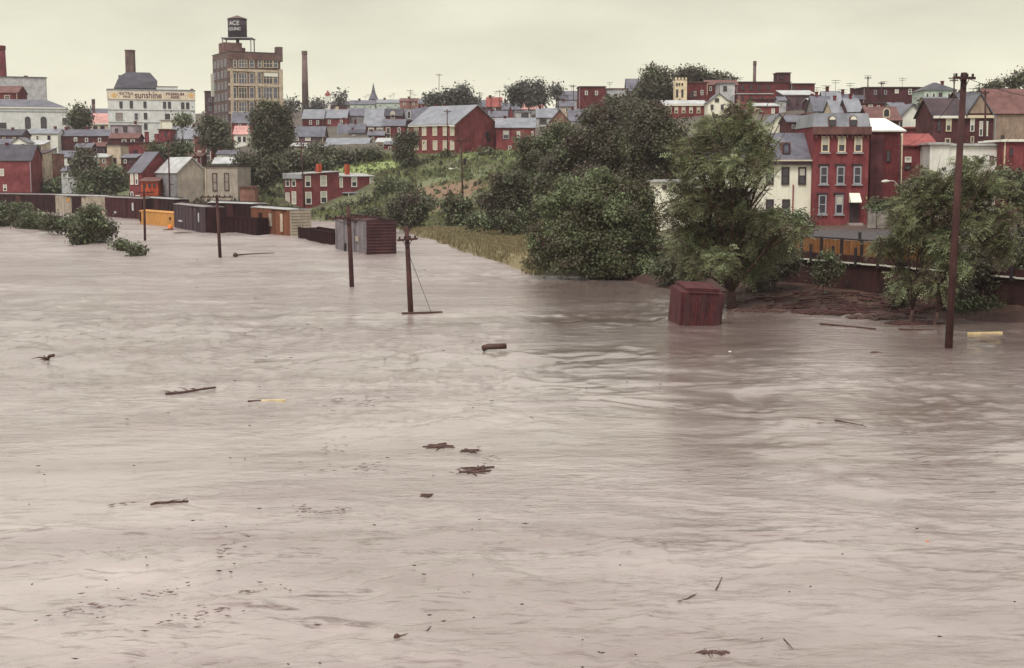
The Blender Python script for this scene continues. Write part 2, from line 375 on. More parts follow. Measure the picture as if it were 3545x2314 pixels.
    t.links.new(s.outputs[0], b.inputs['Base Color'])
    me = np_mesh('ground', np.stack([X, Y, Zt], -1).reshape(-1, 3), f, mt, smooth=True)
    ca = me.attributes.new('soil', 'FLOAT_COLOR', 'POINT')
    ca.data.foreach_set('color', np.concatenate([c.reshape(-1, 3), np.ones((n * m, 1))], 1).astype(np.float32).ravel())
    o = obj('ground', me); o['kind'] = 'structure'
build_terrain()

# ------------------------------------------------------------------ the flood water
def build_water():
    angs = np.linspace(PX(-900, 1), PX(4500, 1), 820)
    ysc = np.concatenate([np.linspace(2420, 700, 600), np.linspace(696, 668, 14)])
    Yr = np.array([WP(CX, y).y for y in ysc])
    Yr = np.concatenate([[-150, -20, 8, 18], Yr, [720, 900]])
    A, Y = np.meshgrid(angs, Yr, indexing='ij'); X = A * np.maximum(Y, 60)
    far = np.clip((110 - Y) / 60, 0.0, 1) * np.clip((Y - 10) / 8, 0, 1)
    px = A / PX(CX + 1000, 1) * 1000 + CX
    an = R(26) * np.clip((2100 - px) / 900, 0, 1) * np.clip((75 - Y) / 30, 0, 1) + R(3)   # the current slants away from the near bank
    U, V = X * np.cos(R(22)) + Y * np.sin(R(22)), -X * np.sin(R(22)) + Y * np.cos(R(22)); k = (an / R(29)); k = np.clip(k, 0, 1)
    wx = X + fbm(X / 15, Y / 9, 3) * 9; wy = Y + fbm(X / 12 + 40, Y / 8, 3) * 6
    ux = U + fbm(U / 15, V / 9, 3) * 9; uy = V + fbm(U / 12 + 40, V / 8, 3) * 6
    lee = np.clip((px - 1780) / 160, 0, 1) * np.clip((Y - 40) / 40, 0, 1)     # calmer water along the right bank; also places the painted tree reflections
    lee = lee * (1 - .8 * np.exp(-((px - 2930) / 190) ** 2))  # gap keeps the painted reflections off the brighter water between the trees
    def chopfield(p, q): return fbm(p / 1.9, q / 1.1, 4) * .40 + fbm(p / .7 + 5, q / .42, 3) * .15
    patch = np.clip(fbm(X / 18 + 7, Y / 11 + 3, 4) * 4.2 + .42, 0.10, 1.6) * np.where(px > 2100, .55, 1)
    patch = patch + .5 * np.exp(-((px - 800) / 700) ** 2 - ((Y - 34) / 7) ** 2)
    h = (chopfield(wx, wy) * (1 - k) + chopfield(ux, uy) * k) * patch * far * (1 - .5 * lee)
    rip = np.exp(-((px - 2560 + (Y - 60) * 4) / 150) ** 2) * np.clip((105 - Y) / 30, 0, 1) * np.clip((Y - 34) / 10, 0, 1) + .8 * np.exp(-((px - 3300) / 220) ** 2) * np.clip((80 - Y) / 20, 0, 1) * np.clip((Y - 36) / 10, 0, 1)
    h += rip * (fbm(wx / 2.4, wy / 2.2 + 30, 3) * .5)
    mid = np.clip((Y - 48) / 30, 0, 1) * np.clip((150 - Y) / 50, 0, 1)
    gust = np.clip(.55 + 2.4 * fbm(X / 25 + 3, Y / 22 + 9, 3), .15, 1.4)
    h += (fbm(wx / 2.0, wy / 2.6 + 7, 3) * .62 + fbm(wx / .9, wy / 1.3 + 3, 2) * .22) * mid * gust * (1 - .25 * lee)
    h += fbm(wx / 4.5, wy / 7 + 21, 3) * 1.2 * np.clip((Y - 95) / 60, 0, 1) * np.clip((330 - Y) / 80, 0, 1) * gust
    h += fbm(wx / 9, wy / 6, 3) * .4 * np.clip((Y - 75) / 70, 0, 1) * np.clip((320 - Y) / 60, 0, 1) * (1 - lee)
    h += fbm(X / 26, Y / 16, 2) * .12 * np.clip((160 - Y) / 80, 0, 1)
    n, m = X.shape; idx = np.arange(n * m).reshape(n, m)
    f = np.stack([idx[:-1, :-1], idx[1:, :-1], idx[1:, 1:], idx[:-1, 1:]], -1).reshape(-1, 4)
    mt = bpy.data.materials.new('muddy_water'); mt.use_nodes = True; t = mt.node_tree; b = t.nodes['Principled BSDF']
    b.inputs['Roughness'].default_value = .06; b.inputs['IOR'].default_value = 1.6; b.inputs['Specular IOR Level'].default_value = .5
    g = N(t, 'ShaderNodeNewGeometry')
    def noise(scl, rot, det, dist, rough=.6):
        mpn = N(t, 'ShaderNodeMapping'); mpn.inputs['Scale'].default_value = scl; mpn.inputs['Rotation'].default_value = (0, 0, rot)
        t.links.new(g.outputs['Position'], mpn.inputs[0])
        q = N(t, 'ShaderNodeTexNoise', i_Scale=1.0, i_Detail=det, i_Distortion=dist, i_Roughness=rough)
        t.links.new(mpn.outputs[0], q.inputs['Vector']); return q.outputs[0]
    silt = noise((.035, .10, 1), R(6), 7.0, 1.6, .62)       # silt and foam drawn out along the current
    rp = N(t, 'ShaderNodeValToRGB'); els = rp.color_ramp.elements
    els[0].position = .30; els[0].color = (.24, .185, .166, 1); els[1].position = .74; els[1].color = (.45, .38, .35, 1)
    q = els.new(.5); q.color = (.32, .262, .242, 1)
    t.links.new(silt, rp.inputs[0])
    st = noise((.55, 2.6, 1), R(-14), 7.0, 1.4, .72)            # thin dark lines painted as wave faces that mirror less sky
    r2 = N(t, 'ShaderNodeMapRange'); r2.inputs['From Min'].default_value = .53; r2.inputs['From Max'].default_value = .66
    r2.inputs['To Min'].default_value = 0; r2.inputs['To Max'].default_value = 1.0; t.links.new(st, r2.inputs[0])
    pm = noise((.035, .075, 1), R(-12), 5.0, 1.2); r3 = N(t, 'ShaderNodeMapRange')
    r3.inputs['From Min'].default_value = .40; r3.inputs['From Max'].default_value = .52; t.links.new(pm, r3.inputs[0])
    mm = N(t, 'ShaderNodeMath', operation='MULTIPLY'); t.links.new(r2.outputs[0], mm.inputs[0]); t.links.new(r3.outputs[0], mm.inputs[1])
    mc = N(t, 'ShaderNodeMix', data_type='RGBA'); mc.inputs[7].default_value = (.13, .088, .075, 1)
    t.links.new(mm.outputs[0], mc.inputs[0]); t.links.new(rp.outputs[0], mc.inputs[6]); sl = N(t, 'ShaderNodeAttribute', attribute_name='dark_reflection')       # darker base colour painted in to deepen the tree reflections
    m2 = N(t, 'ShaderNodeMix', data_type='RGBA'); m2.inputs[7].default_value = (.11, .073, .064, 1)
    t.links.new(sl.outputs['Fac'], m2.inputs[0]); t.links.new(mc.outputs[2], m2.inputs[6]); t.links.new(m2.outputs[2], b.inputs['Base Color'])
    b1 = noise((.34, .80, 1), R(5), 6.0, 1.6, .62); b2 = noise((1.2, 2.2, 1), R(-9), 5.0, 1.1, .6)
    rough = noise((.022, .05, 1), R(10), 4.0, .8, .6)       # calm sheets and broken water
    rm = N(t, 'ShaderNodeMapRange'); rm.inputs['From Min'].default_value = .42; rm.inputs['From Max'].default_value = .66
    rm.inputs['To Min'].default_value = .35; rm.inputs['To Max'].default_value = 1.6; t.links.new(rough, rm.inputs[0])
    ca = N(t, 'ShaderNodeAttribute', attribute_name='chop'); cm = N(t, 'ShaderNodeMath', operation='MULTIPLY'); t.links.new(rm.outputs[0], cm.inputs[0]); t.links.new(ca.outputs['Fac'], cm.inputs[1])
    h1 = N(t, 'ShaderNodeMath', operation='MULTIPLY'); t.links.new(b1, h1.inputs[0]); t.links.new(cm.outputs[0], h1.inputs[1])
    h2 = N(t, 'ShaderNodeMath', operation='MULTIPLY'); t.links.new(b2, h2.inputs[0]); t.links.new(cm.outputs[0], h2.inputs[1])
    rr = N(t, 'ShaderNodeMapRange'); rr.inputs['From Min'].default_value = .6; rr.inputs['From Max'].default_value = 5.5   # far off, waves too small to see spread the reflections
    rr.inputs['To Min'].default_value = .04; rr.inputs['To Max'].default_value = .27; t.links.new(ca.outputs['Fac'], rr.inputs[0]); t.links.new(rr.outputs[0], b.inputs['Roughness'])
    bp1 = N(t, 'ShaderNodeBump', i_Strength=1.0, i_Distance=.075); t.links.new(h1.outputs[0], bp1.inputs['Height'])
    bp2 = N(t, 'ShaderNodeBump', i_Strength=1.0, i_Distance=.024); t.links.new(h2.outputs[0], bp2.inputs['Height'])
    t.links.new(bp1.outputs[0], bp2.inputs['Normal']); t.links.new(bp2.outputs[0], b.inputs['Normal'])
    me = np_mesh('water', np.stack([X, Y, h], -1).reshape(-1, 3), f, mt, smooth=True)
    chop = (1.0 + np.clip((Y - 70) / 110, 0, 1) * 5) * (1 - lee) + .8 * lee
    at = me.attributes.new('chop', 'FLOAT', 'POINT'); at.data.foreach_set('value', chop.astype(np.float32).ravel())
    at = me.attributes.new('dark_reflection', 'FLOAT', 'POINT'); at.data.foreach_set('value', (.72 * lee * np.clip((Y - 45) / 35, 0, 1)).astype(np.float32).ravel())  # how strongly the dark reflections are painted into the base colour
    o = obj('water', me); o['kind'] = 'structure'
build_water()

# ------------------------------------------------------------------ windows, chimneys, aerials, houses
_wc = {}
def window_meshes(w, h, fm, pm, arch=False, bars=1):
    w, h = round(max(w, .3) * 10) / 10, round(max(h, .3) * 10) / 10
    k = (w, h, fm, pm, arch, bars)
    if k in _wc: return _wc[k]
    t = min(.16, w * .16); fr = MB(); d0, d1 = -.10, .06
    if arch:
        out, inn = [], []
        for i in range(9):
            a = math.pi * i / 8
            out.append((w / 2 * math.cos(a), h - w / 2 + w / 2 * math.sin(a))); inn.append(((w / 2 - t) * math.cos(a), h - w / 2 + (w / 2 - t) * math.sin(a)))
        out = [(w / 2, 0)] + out + [(-w / 2, 0)]; inn = [(w / 2 - t, t)] + inn + [(-w / 2 + t, t)]
        for i in range(len(out) - 1):
            fr.prism([out[i], out[i + 1], inn[i + 1], inn[i]], 'y', d0, d1)
        fr.box(-w / 2, w / 2, d0, d1, 0, t)
        pn = MB().prism([(p[0] * .985, p[1]) for p in inn], 'y', -.02, .04)
    else:
        fr.box(-w / 2, w / 2, d0 - .05, d1, 0, t); fr.box(-w / 2, w / 2, d0, d1, h - t, h)
        fr.box(-w / 2, -w / 2 + t, d0, d1, t, h - t); fr.box(w / 2 - t, w / 2, d0, d1, t, h - t)
        if bars == 1 and h > 1.2: fr.box(-w / 2 + t, w / 2 - t, d0 + .02, d1, h * .5 - .05, h * .5 + .05)
        if bars > 1:
            for i in range(1, bars):
                x = -w / 2 + w * i / bars; fr.box(x - .06, x + .06, d0 + .02, d1, t, h - t)
            fr.box(-w / 2 + t, w / 2 - t, d0 + .03, d1 - .01, h * .5 - .05, h * .5 + .05)
        pn = MB().box(-w / 2 + t * .8, w / 2 - t * .8, -.03, .05, t * .8, h - t * .8)
    r = (fr.mesh('window', fm), pn.mesh('pane', pm)); _wc[k] = r; return r
FM = {'W': 'trim_white', 'C': 'trim_cream', 'D': 'trim_dark', 'G': 'trim_grey'}
PM = {'g': 'glass', 'b': 'blind', 'u': 'glass_blue', 't': 'board'}
_half = {}
def add_window(root, loc, rz, w, h, fr='W', pane='g', arch=False, bars=1):
    half = pane == 'h'          # a pale roller blind drawn over the upper sash
    a, b = window_meshes(w, h, FM[fr], PM['g' if half else pane], arch, bars)
    o = obj('window', a, root, loc, rz); obj('pane', b, o)
    if half:
        k = (round(w, 1), round(h, 1))
        if k not in _half:
            t = min(.16, w * .16); _half[k] = MB().box(-w / 2 + t, w / 2 - t, -.05, -.035, h * .5 + .05, h - t).mesh('blind', 'blind')
        obj('blind', _half[k], o)
    return o

class B:
    """a building: local x runs along its front, y goes back from it, z up"""
    def __init__(s, label, A, Bp, cat='house', name='house', group=None, drop=0.5, base=None):
        s.A = Vector((PX(A[0], A[1]), A[1], 0)); s.Bv = Vector((PX(Bp[0], Bp[1]), Bp[1], 0))
        d = s.Bv - s.A; s.w = d.length; s.rz = math.atan2(d.y, d.x); s.mid = (s.A + s.Bv) / 2
        s.ux = d.normalized(); s.uy = Vector((-s.ux.y, s.ux.x, 0))
        g = [ground(*(s.mid + s.ux * i * s.w / 2 + s.uy * j).xy) for i in (-1, 0, 1) for j in (0, 8)]
        s.g = (min(g) - drop) if base is None else base
        s.root = thing(name, label, cat, (s.mid.x, s.mid.y, s.g), s.rz, group)
        s.dep = 8.0
    def h(s, py, px=None, back=0.0):
        """height above the base of picture row py on the front plane (or on a parallel one further back)"""
        px = px if px is not None else None
        o = s.mid + s.uy * back
        d = ray(px, py) if px is not None else ray(CX + s.mid.x / s.mid.y * FPX, py)
        n = s.uy; t = (o - Vector((0, 0, CAMH))).dot(n) / d.dot(n)
        return (Vector((0, 0, CAMH)) + d * t).z - s.g
    def loc(s, px, py, face='f', out=0.0):
        if face == 'f': o, n = s.A, s.uy
        elif face == 'r': o, n = s.Bv, s.ux
        else: o, n = s.A, s.ux
        d = ray(px, py); c = Vector((0, 0, CAMH)); t = (Vector((o.x, o.y, CAMH)) - c).dot(n) / d.dot(n); p = c + d * t
        q = p - Vector((s.mid.x, s.mid.y, s.g)); return Vector((q.dot(s.ux), q.dot(s.uy), q.z))
    def xat(s, px, py, back=0.0):
        d = ray(px, py); o = s.mid + s.uy * back; c = Vector((0, 0, CAMH)); t = (Vector((o.x, o.y, CAMH)) - c).dot(s.uy) / d.dot(s.uy)
        return (c + d * t - Vector((s.mid.x, s.mid.y, 0))).dot(s.ux)
    def body(s, h, dep, m, roof='flat', rh=2.0, rm='slate', ov=.3, wall_mat2=None):
        s.dep = dep; s.hh = h; w = s.w; x = w / 2; mb = MB()
        if roof == 'gx':
            mb.prism([(0, 0), (dep, 0), (dep, h), (dep / 2, h + rh), (0, h)], 'x', -x, x)
        elif roof == 'gy':
            mb.prism([(-x, 0), (x, 0), (x, h), (0, h + rh), (-x, h)], 'y', 0, dep)
        elif roof == 'shed':
            mb.prism([(0, 0), (dep, 0), (dep, h + rh), (0, h)], 'x', -x, x)
        else: mb.box(-x, x, 0, dep, 0, h)
        part('wall', mb, m, s.root)
        rf = MB(); th = .16; e = .02
        if roof == 'gx':
            k = rh / (dep / 2)
            rf.slab([(-x - ov, -ov, h - ov * k + th + e), (x + ov, -ov, h - ov * k + th + e), (x + ov, dep / 2, h + rh + th + e), (-x - ov, dep / 2, h + rh + th + e)], th)
            rf.slab([(x + ov, dep + ov, h - ov * k + th + e), (-x - ov, dep + ov, h - ov * k + th + e), (-x - ov, dep / 2, h + rh + th + e), (x + ov, dep / 2, h + rh + th + e)], th)
        elif roof == 'gy':
            k = rh / x
            rf.slab([(-x - ov, dep + ov, h - ov * k + th + e), (-x - ov, -ov, h - ov * k + th + e), (0, -ov, h + rh + th + e), (0, dep + ov, h + rh + th + e)], th)
            rf.slab([(x + ov, -ov, h - ov * k + th + e), (x + ov, dep + ov, h - ov * k + th + e), (0, dep + ov, h + rh + th + e), (0, -ov, h + rh + th + e)], th)
        elif roof == 'shed':
            k = rh / dep
            rf.slab([(-x - ov, -ov, h - ov * k + th + e), (x + ov, -ov, h - ov * k + th + e), (x + ov, dep + ov, h + rh + ov * k + th + e), (-x - ov, dep + ov, h + rh + ov * k + th + e)], th)
        elif roof == 'hip':
            r = min(x, dep / 2) * .9; a = (-x - ov, -ov, h + e); b = (x + ov, -ov, h + e); c = (x + ov, dep + ov, h + e); d = (-x - ov, dep + ov, h + e)
            p = (-x + r, dep / 2, h + rh + e); q = (x - r, dep / 2, h + rh + e)
            rf.add([a, b, c, d, p, q], [(0, 1, 5, 4), (1, 2, 5), (2, 3, 4, 5), (3, 0, 4), (3, 2, 1, 0)])
        elif roof == 'mansard':
            i = rh * .3
            rf.add([(-x - ov, -ov, h + e), (x + ov, -ov, h + e), (x + ov, dep + ov, h + e), (-x - ov, dep + ov, h + e),
                    (-x + .1, i, h + rh), (x - .1, i, h + rh), (x - .1, dep - i, h + rh), (-x + .1, dep - i, h + rh)],
                   [(0, 1, 5, 4), (1, 2, 6, 5), (2, 3, 7, 6), (3, 0, 4, 7), (4, 5, 6, 7), (3, 2, 1, 0)])
        else:
            rf.box(-x - ov, x + ov, -ov, dep + ov, h + e, h + .22); rf.box(-x + .25, x - .25, .25, dep - .25, h + .222, h + .3)
        s.roof = part('roof', rf, rm, s.root); return s
    def win(s, lst):
        for q in lst:
            px, ya, yb, w = q[:4]; fr = q[4] if len(q) > 4 else 'W'; pn = q[5] if len(q) > 5 else 'g'; face = q[6] if len(q) > 6 else 'f'
            if pn == 'b' and s.root.name.startswith('house'): pn = random.choice('bbbhhg')
            arch = 'A' in fr; bars = 1
            for ch in fr:
                if ch.isdigit(): bars = int(ch)
            fr = [c for c in fr if c in FM][0]
            b0, t0 = s.loc(px, yb, face), s.loc(px, ya, face)
            l0, l1 = s.loc(px - w / 2, yb, face), s.loc(px + w / 2, yb, face)
            wm = (l1 - l0).length
            if face == 'f': l, rz = (b0.x, 0, b0.z), 0
            elif face == 'r': l, rz = (s.w / 2, b0.y, b0.z), math.pi / 2
            else: l, rz = (-s.w / 2, b0.y, b0.z), -math.pi / 2
            add_window(s.root, l, rz, wm, t0.z - b0.z, fr, pn, arch, bars)
        return s
    def chim(s, lst, m='brick_maroon', y=None):
        for px, yt, wpx in lst:
            yy = s.dep * .5 if y is None else y
            zt = s.h(yt, px, yy); k = wpx * s.mid.y / FPX
            d = ray(px, 400); n = s.uy; o = s.mid + s.uy * yy
            tt = (Vector((o.x, o.y, CAMH)) - Vector((0, 0, CAMH))).dot(n) / d.dot(n)
            x = (d * tt - Vector((s.mid.x, s.mid.y, 0))).dot(s.ux); x = max(-s.w / 2 + k / 2, min(s.w / 2 - k / 2, x))
            zb = s.hh - .5; zt = max(zt, s.hh + 1.0)
            part('chimney', MB().box(x - k / 2, x + k / 2, yy - k / 2, yy + k / 2, zb, zt - .2).box(x - k / 2 - .08, x + k / 2 + .08, yy - k / 2 - .08, yy + k / 2 + .08, zt - .2, zt), m, s.root)
        return s
    def aerial(s, lst):
        for px, yt in lst:
            yy = s.dep * .5; zt = s.h(yt, px, yy); d = ray(px, 400); o = s.mid + s.uy * yy
            tt = Vector((o.x, o.y, 0)).dot(s.uy) / d.dot(s.uy); x = (d * tt - Vector((s.mid.x, s.mid.y, 0))).dot(s.ux)
            x = max(-s.w / 2 + .2, min(s.w / 2 - .2, x)); mb = MB(); r = .045
            mb.tube([(x, yy, s.hh - .3), (x, yy, zt)], r, 5)
            for j, wd in enumerate((1.1, .9, .8, .6)):
                zz = zt - .12 - (j % 2) * .5; mb.tube([(x - wd, yy + (j - 1.5) * .3, zz), (x + wd, yy + (j - 1.5) * .3, zz)], .03, 4)
            mb.tube([(x, yy - .6, zt - .12), (x, yy + .6, zt - .12)], .03, 4)
            part('aerial', mb, 'iron', s.root)
        return s
    def band(s, name, x0, x1, z0, z1, m, y0=-.12, y1=.0, **k):
        part(name, MB().box(x0, x1, y0, y1, z0, z1), m, s.root); return s
    def cornice(s, m='trim_white', hgt=.35, out=.3):
        part('cornice', MB().box(-s.w / 2 - .05, s.w / 2 + .05, -out, -.003, s.hh - hgt, s.hh + .018), m, s.root); return s

def H(label, p0, p1, yt, Y, m, roof=('flat',), dep=8.0, win=(), chim=(), ant=(), cor=None, cat='house', name='house', yb=None, Y2=None, chm='brick_maroon'):
    """a house facing the river between picture columns p0 and p1, eave at row yt, at distance Y"""
    b = B(label, (p0, Y), (p1, Y2 or Y), cat, name)
    rt = roof[0]; h = b.h(yt)
    back = {'gx': dep / 2, 'hip': dep / 2, 'gy': 0, 'shed': dep, 'mansard': 1.0}.get(rt, 0)
    rh = max(.3, b.h(roof[1], None, back) - h) if rt != 'flat' else 0
    b.body(h, dep, m, rt, rh, roof[-1] if len(roof) > 1 else 'roof_dark')
    b.win(win).chim(chim, chm).aerial(ant)
    if cor: b.cornice(cor)
    if b.w > 4 and name == 'house':
        k = random.choice((-1, 1)) * (b.w / 2 - .22); part('downpipe', MB().box(k - .07, k + .07, -.16, -.003, 0, b.hh - .05), random.choice(('trim_grey', 'roof_brown', 'trim_cream')), b.root)
    return b
def grid(pxs, rows, w, *st): return [(p, a, b, w, *st) for a, b in rows for p in pxs]
mat('mauve', (.34, .27, .31), col2=(.4, .33, .36), streak=.2)
# ------------------------------------------------------------------ buildings: far left
H('grey windowless warehouse with parapet beyond the white arched brewery hall', -90, 173, 268, 488, 'grey_light', ('flat', 'slate'), 14, chim=[(95, 263, 12)], Y2=497)
H('dark brick brewhouse with brown gabled roof above the arched hall', -90, 72, 322, 462, 'brick_maroon', ('gx', 300, 'roof_brown'), 9, win=[(25, 330, 345, 20, 'C', 'g')])
b = H('long white hall with tall arched windows and grey hipped roof', -90, 238, 372, 440, 'brewery_white', ('hip', 345, 'slate'), 14,
  win=[(97, 404, 447, 20, 'DA', 'g'), (152, 404, 447, 20, 'DA', 'g'), (223, 408, 432, 14, 'DA', 'g'), (10, 425, 445, 24, 'D', 'g')], cor='trim_white', Y2=448)
b.band('string_course', -b.w / 2, b.w / 2, b.h(388), b.h(385), 'trim_grey')
H('mauve roofed brick house low in front of the white arched hall', -70, 78, 470, 402, 'brick_purple', ('gx', 450, 'slate_dark'), 8, win=[(15, 476, 490, 10, 'C'), (50, 476, 490, 10, 'C')], chim=[(42, 442, 8)])
H('pale cottage with light roof beneath the two arched windows', 98, 205, 464, 415, 'white', ('gx', 448, 'slate_light'), 7, win=[(130, 470, 485, 10), (170, 470, 485, 10, 'D')], chim=[(190, 438, 8)])
H('cream house with three small windows and tin roof', 98, 150, 502, 388, 'cream', ('shed', 489, 'tin'), 7, win=grid([110, 124, 138], [(507, 522)], 9, 'D', 'g'))
H('big red house with slate roof at the left edge above the boxcars', -60, 109, 556, 348, 'brick_red', ('gx', 503, 'slate_dark'), 9, win=[(8, 585, 610, 13, 'W', 'b'), (18, 640, 662, 13, 'W', 'b')], chim=[(100, 515, 12), (20, 495, 9)])
H('narrow tall cream rendered house beside the big red house', 113, 156, 532, 356, 'cream', ('shed', 521, 'roof_dark'), 8)
H('thin pinkish house with pale window trims', 158, 190, 534, 362, 'brick_pink', ('flat', 'tin'), 8, win=grid([166, 181], [(540, 556), (566, 584)], 8, 'C', 'g'))
H('white gabled cottage between thin pink house and dark trees', 200, 266, 545, 376, 'white', ('gx', 524, 'slate'), 7, win=[(241, 548, 566, 14, 'D', 'g'), (215, 548, 566, 10, 'D')])
H('small grey cottage behind the bushes near the pale boxcar', 212, 268, 594, 350, 'grey_light', ('gx', 577, 'slate'), 7, win=[(241, 600, 616, 14, 'W', 'g'), (222, 600, 616, 10)])
H('dark brick block with slate roof right of the arched hall', 212, 388, 472, 418, 'brick_dark', ('gx', 450, 'slate'), 9, win=[(262, 476, 490, 12, 'W', 'b'), (300, 478, 492, 10), (345, 478, 492, 10)], chim=[(228, 440, 9), (300, 440, 8)])
H('tan house with pink roof and white eaves left of the sign building', 312, 382, 428, 442, 'cream', ('gx', 395, 'roof_pink'), 8, win=[(330, 437, 450, 14, 'D'), (355, 437, 450, 14, 'D')], cor='trim_white')
H('slate roofed house on the skyline left of the sign building', 288, 388, 402, 520, 'grey_wall', ('gx', 378, 'slate'), 9, win=[(310, 405, 415, 9), (370, 405, 415, 9)])
H('mauve rendered house at the foot of the sign building', 386, 474, 434, 408, 'mauve', ('flat', 'tin'), 7, win=[(404, 446, 460, 11, 'D', 'g'), (434, 438, 458, 14, 'D', 'g')], chim=[(468, 420, 8)])
H('dark porch house with brown roof and white gutter', 382, 482, 480, 398, 'brick_dark', ('gx', 463, 'roof_brown'), 6, win=[(430, 484, 496, 16, 'W'), (460, 484, 496, 14, 'W')])
H('slim beige rendered house with one dark doorway', 373, 420, 503, 372, 'cream', ('flat', 'roof_dark'), 8, win=[(398, 547, 568, 11, 'D', 'g')])
H('low pink house under a bright tin roof', 322, 372, 546, 368, 'brick_pink', ('shed', 535, 'tin'), 6, win=grid([335, 360], [(550, 566)], 9, 'W', 'g'))
H('broad red brick house with two tall chimneys below the sign building', 426, 578, 496, 384, 'brick_red', ('flat', 'roof_dark'), 8, win=[(470, 520, 540, 12, 'D'), (545, 520, 540, 12, 'D')], chim=[(506, 457, 12), (540, 464, 12)], chm='brick_red')
H('narrow red upper house beside a white cube house', 553, 594, 450, 402, 'brick_red', ('flat', 'roof_brown'), 7, win=[(574, 460, 474, 10, 'D')])
H('white cube house against the sign building wall', 560, 616, 418, 413, 'white_warm', ('flat', 'tin'), 6, win=[(602, 426, 444, 9, 'D')])
H('house with large pale slate roof right below the sign building', 592, 682, 482, 406, 'grey_wall', ('gx', 440, 'slate_light'), 9, chim=[(671, 430, 9)], win=[(620, 488, 500, 10), (650, 488, 500, 10)])
H('red house with white framed door near the grey tower', 672, 744, 476, 390, 'brick_red', ('flat', 'roof_brown'), 8, win=[(694, 485, 506, 12, 'D'), (722, 484, 500, 14, 'C', 't'), (722, 517, 562, 16, 'W', 'b'), (690, 522, 532, 14, 'W', 'b')])
H('low grey house under wet tin roof behind the tan barn', 738, 830, 568, 332, 'grey_wall', ('gx', 548, 'tin'), 7, win=[(770, 573, 585, 10)])

# brick rowhouse corner with orange annex, tan gabled barn
b = B('small red house with white window trims between dark bushes and tan barn', (447, 297), (490, 294.5))
b.body(b.h(597), 9, 'brick_red', 'gx', 4.2, 'slate').win(grid([458, 474], [(601, 640)], 10, 'W', 'b') + [(458, 664, 684, 9, 'W', 'b'), (478, 676, 688, 16, 'W', 'b')]).chim([(500, 546, 9)])
H('bright orange brick annex with small dark windows', 487, 546, 629, 290, 'brick_orange', ('shed', 618, 'roof_brown'), 3.5, win=grid([500, 518, 534], [(636, 648)], 8, 'D', 'g'))
b = B('tan rendered barn with pale tin roof and broad blank gable', (541, 296), (614, 286), 'barn', 'barn')
b.body(b.h(597), 6.4, 'tan_stucco', 'gx', 3.0, 'tin', .35).win([(562, 612, 640, 13, 'G', 'g'), (566, 648, 672, 12, 'W', 'g'), (598, 615, 640, 11, 'D', 'g')])
part('stone_front', MB().box(-b.w / 2 + .1, b.w / 2 - .1, -.11, -.004, 0, b.hh - .3), 'grey_wall', b.root)
H('flat roofed tan wing with two bricked up openings', 709, 823, 578, 289, 'tan_stucco', ('flat', 'roof_dark'), 6, Y2=287, win=[(745, 600, 662, 17, 'D', 't'), (786, 600, 660, 17, 'D', 't'), (703 + 8, 630, 655, 8, 'D', 't')])
H('small broken pink brick outbuilding at the tan wing', 828, 882, 650, 283, 'brick_pink', ('flat', 'roof_brown'), 4)

# ------------------------------------------------------------------ the brewery with the painted sign
b = B('white painted brewery with peach sign band and dark hipped roof', (381, 424), (682, 431), 'brewery', 'brewery')
b.body(b.h(313), 22, 'brewery_white', 'flat', 0, 'slate_light', .25)
b.win([(419, 352, 375, 11, 'D', 'g'), (455, 350, 375, 11, 'D', 'g'), (502, 352, 374, 11, 'D', 'g'), (570, 353, 376, 11, 'D', 'g'), (587, 353, 376, 11, 'D', 'g'), (633, 355, 378, 11, 'D', 'g'), (650, 355, 378, 11, 'D', 'g'),
       (413, 391, 417, 26, 'G', 't'), (472, 392, 416, 13, 'G', 'g'), (504, 391, 413, 12, 'D', 'g'), (580, 394, 416, 17, 'D', 'g'), (642, 395, 413, 15, 'D', 'g'), (505, 428, 449, 12, 'D', 'g'), (575, 432, 452, 12, 'D', 'g'), (640, 432, 452, 12, 'D', 'g')])
sg = part('sign_board', MB().box(-b.w / 2 - .1, b.w / 2 + .1, -.2, -.003, b.h(346), b.h(319)), 'sign_peach', b.root)
for yy in (381, 424): b.band('string_course', -b.w / 2, b.w / 2, b.h(yy + 2), b.h(yy), 'trim_grey')
def text(body, size, m, parent, loc, rot, sx=1.0, name='lettering', bold=.0):
    cu = bpy.data.curves.new('lettering', 'FONT'); cu.body = body; cu.size = size; cu.align_x = 'CENTER'; cu.align_y = 'CENTER'; cu.extrude = .02; cu.offset = bold
    t = bpy.data.objects.new('tmp', cu); COL.objects.link(t); bpy.context.view_layer.update()
    me = bpy.data.meshes.new_from_object(t.evaluated_get(bpy.context.evaluated_depsgraph_get())); bpy.data.objects.remove(t)
    me.materials.clear(); me.materials.append(M(m)); o = obj(name, me, parent, loc); o.rotation_euler = rot; o.scale = (sx, 1, 1); return o
UP = (math.pi / 2, 0, 0)
def at(px, py): q = b.loc(px, py); return (q.x, -.23, q.z)
text('sunshine', 2.7, 'letter_dark', sg, at(513, 331), UP, .86, bold=.05)
text('PREMIUM', 1.15, 'letter_dark', sg, at(606, 327), UP, 1.15, bold=.03); text('BEER', 1.0, 'letter_dark', sg, at(606, 338), UP, 1.2, bold=.03)
text('EXTRA', 1.15, 'letter_dark', sg, at(437, 325), UP, 1.15, bold=.02); text('FINE', 1.0, 'letter_dark', sg, at(439, 336), UP, 1.1, bold=.02)
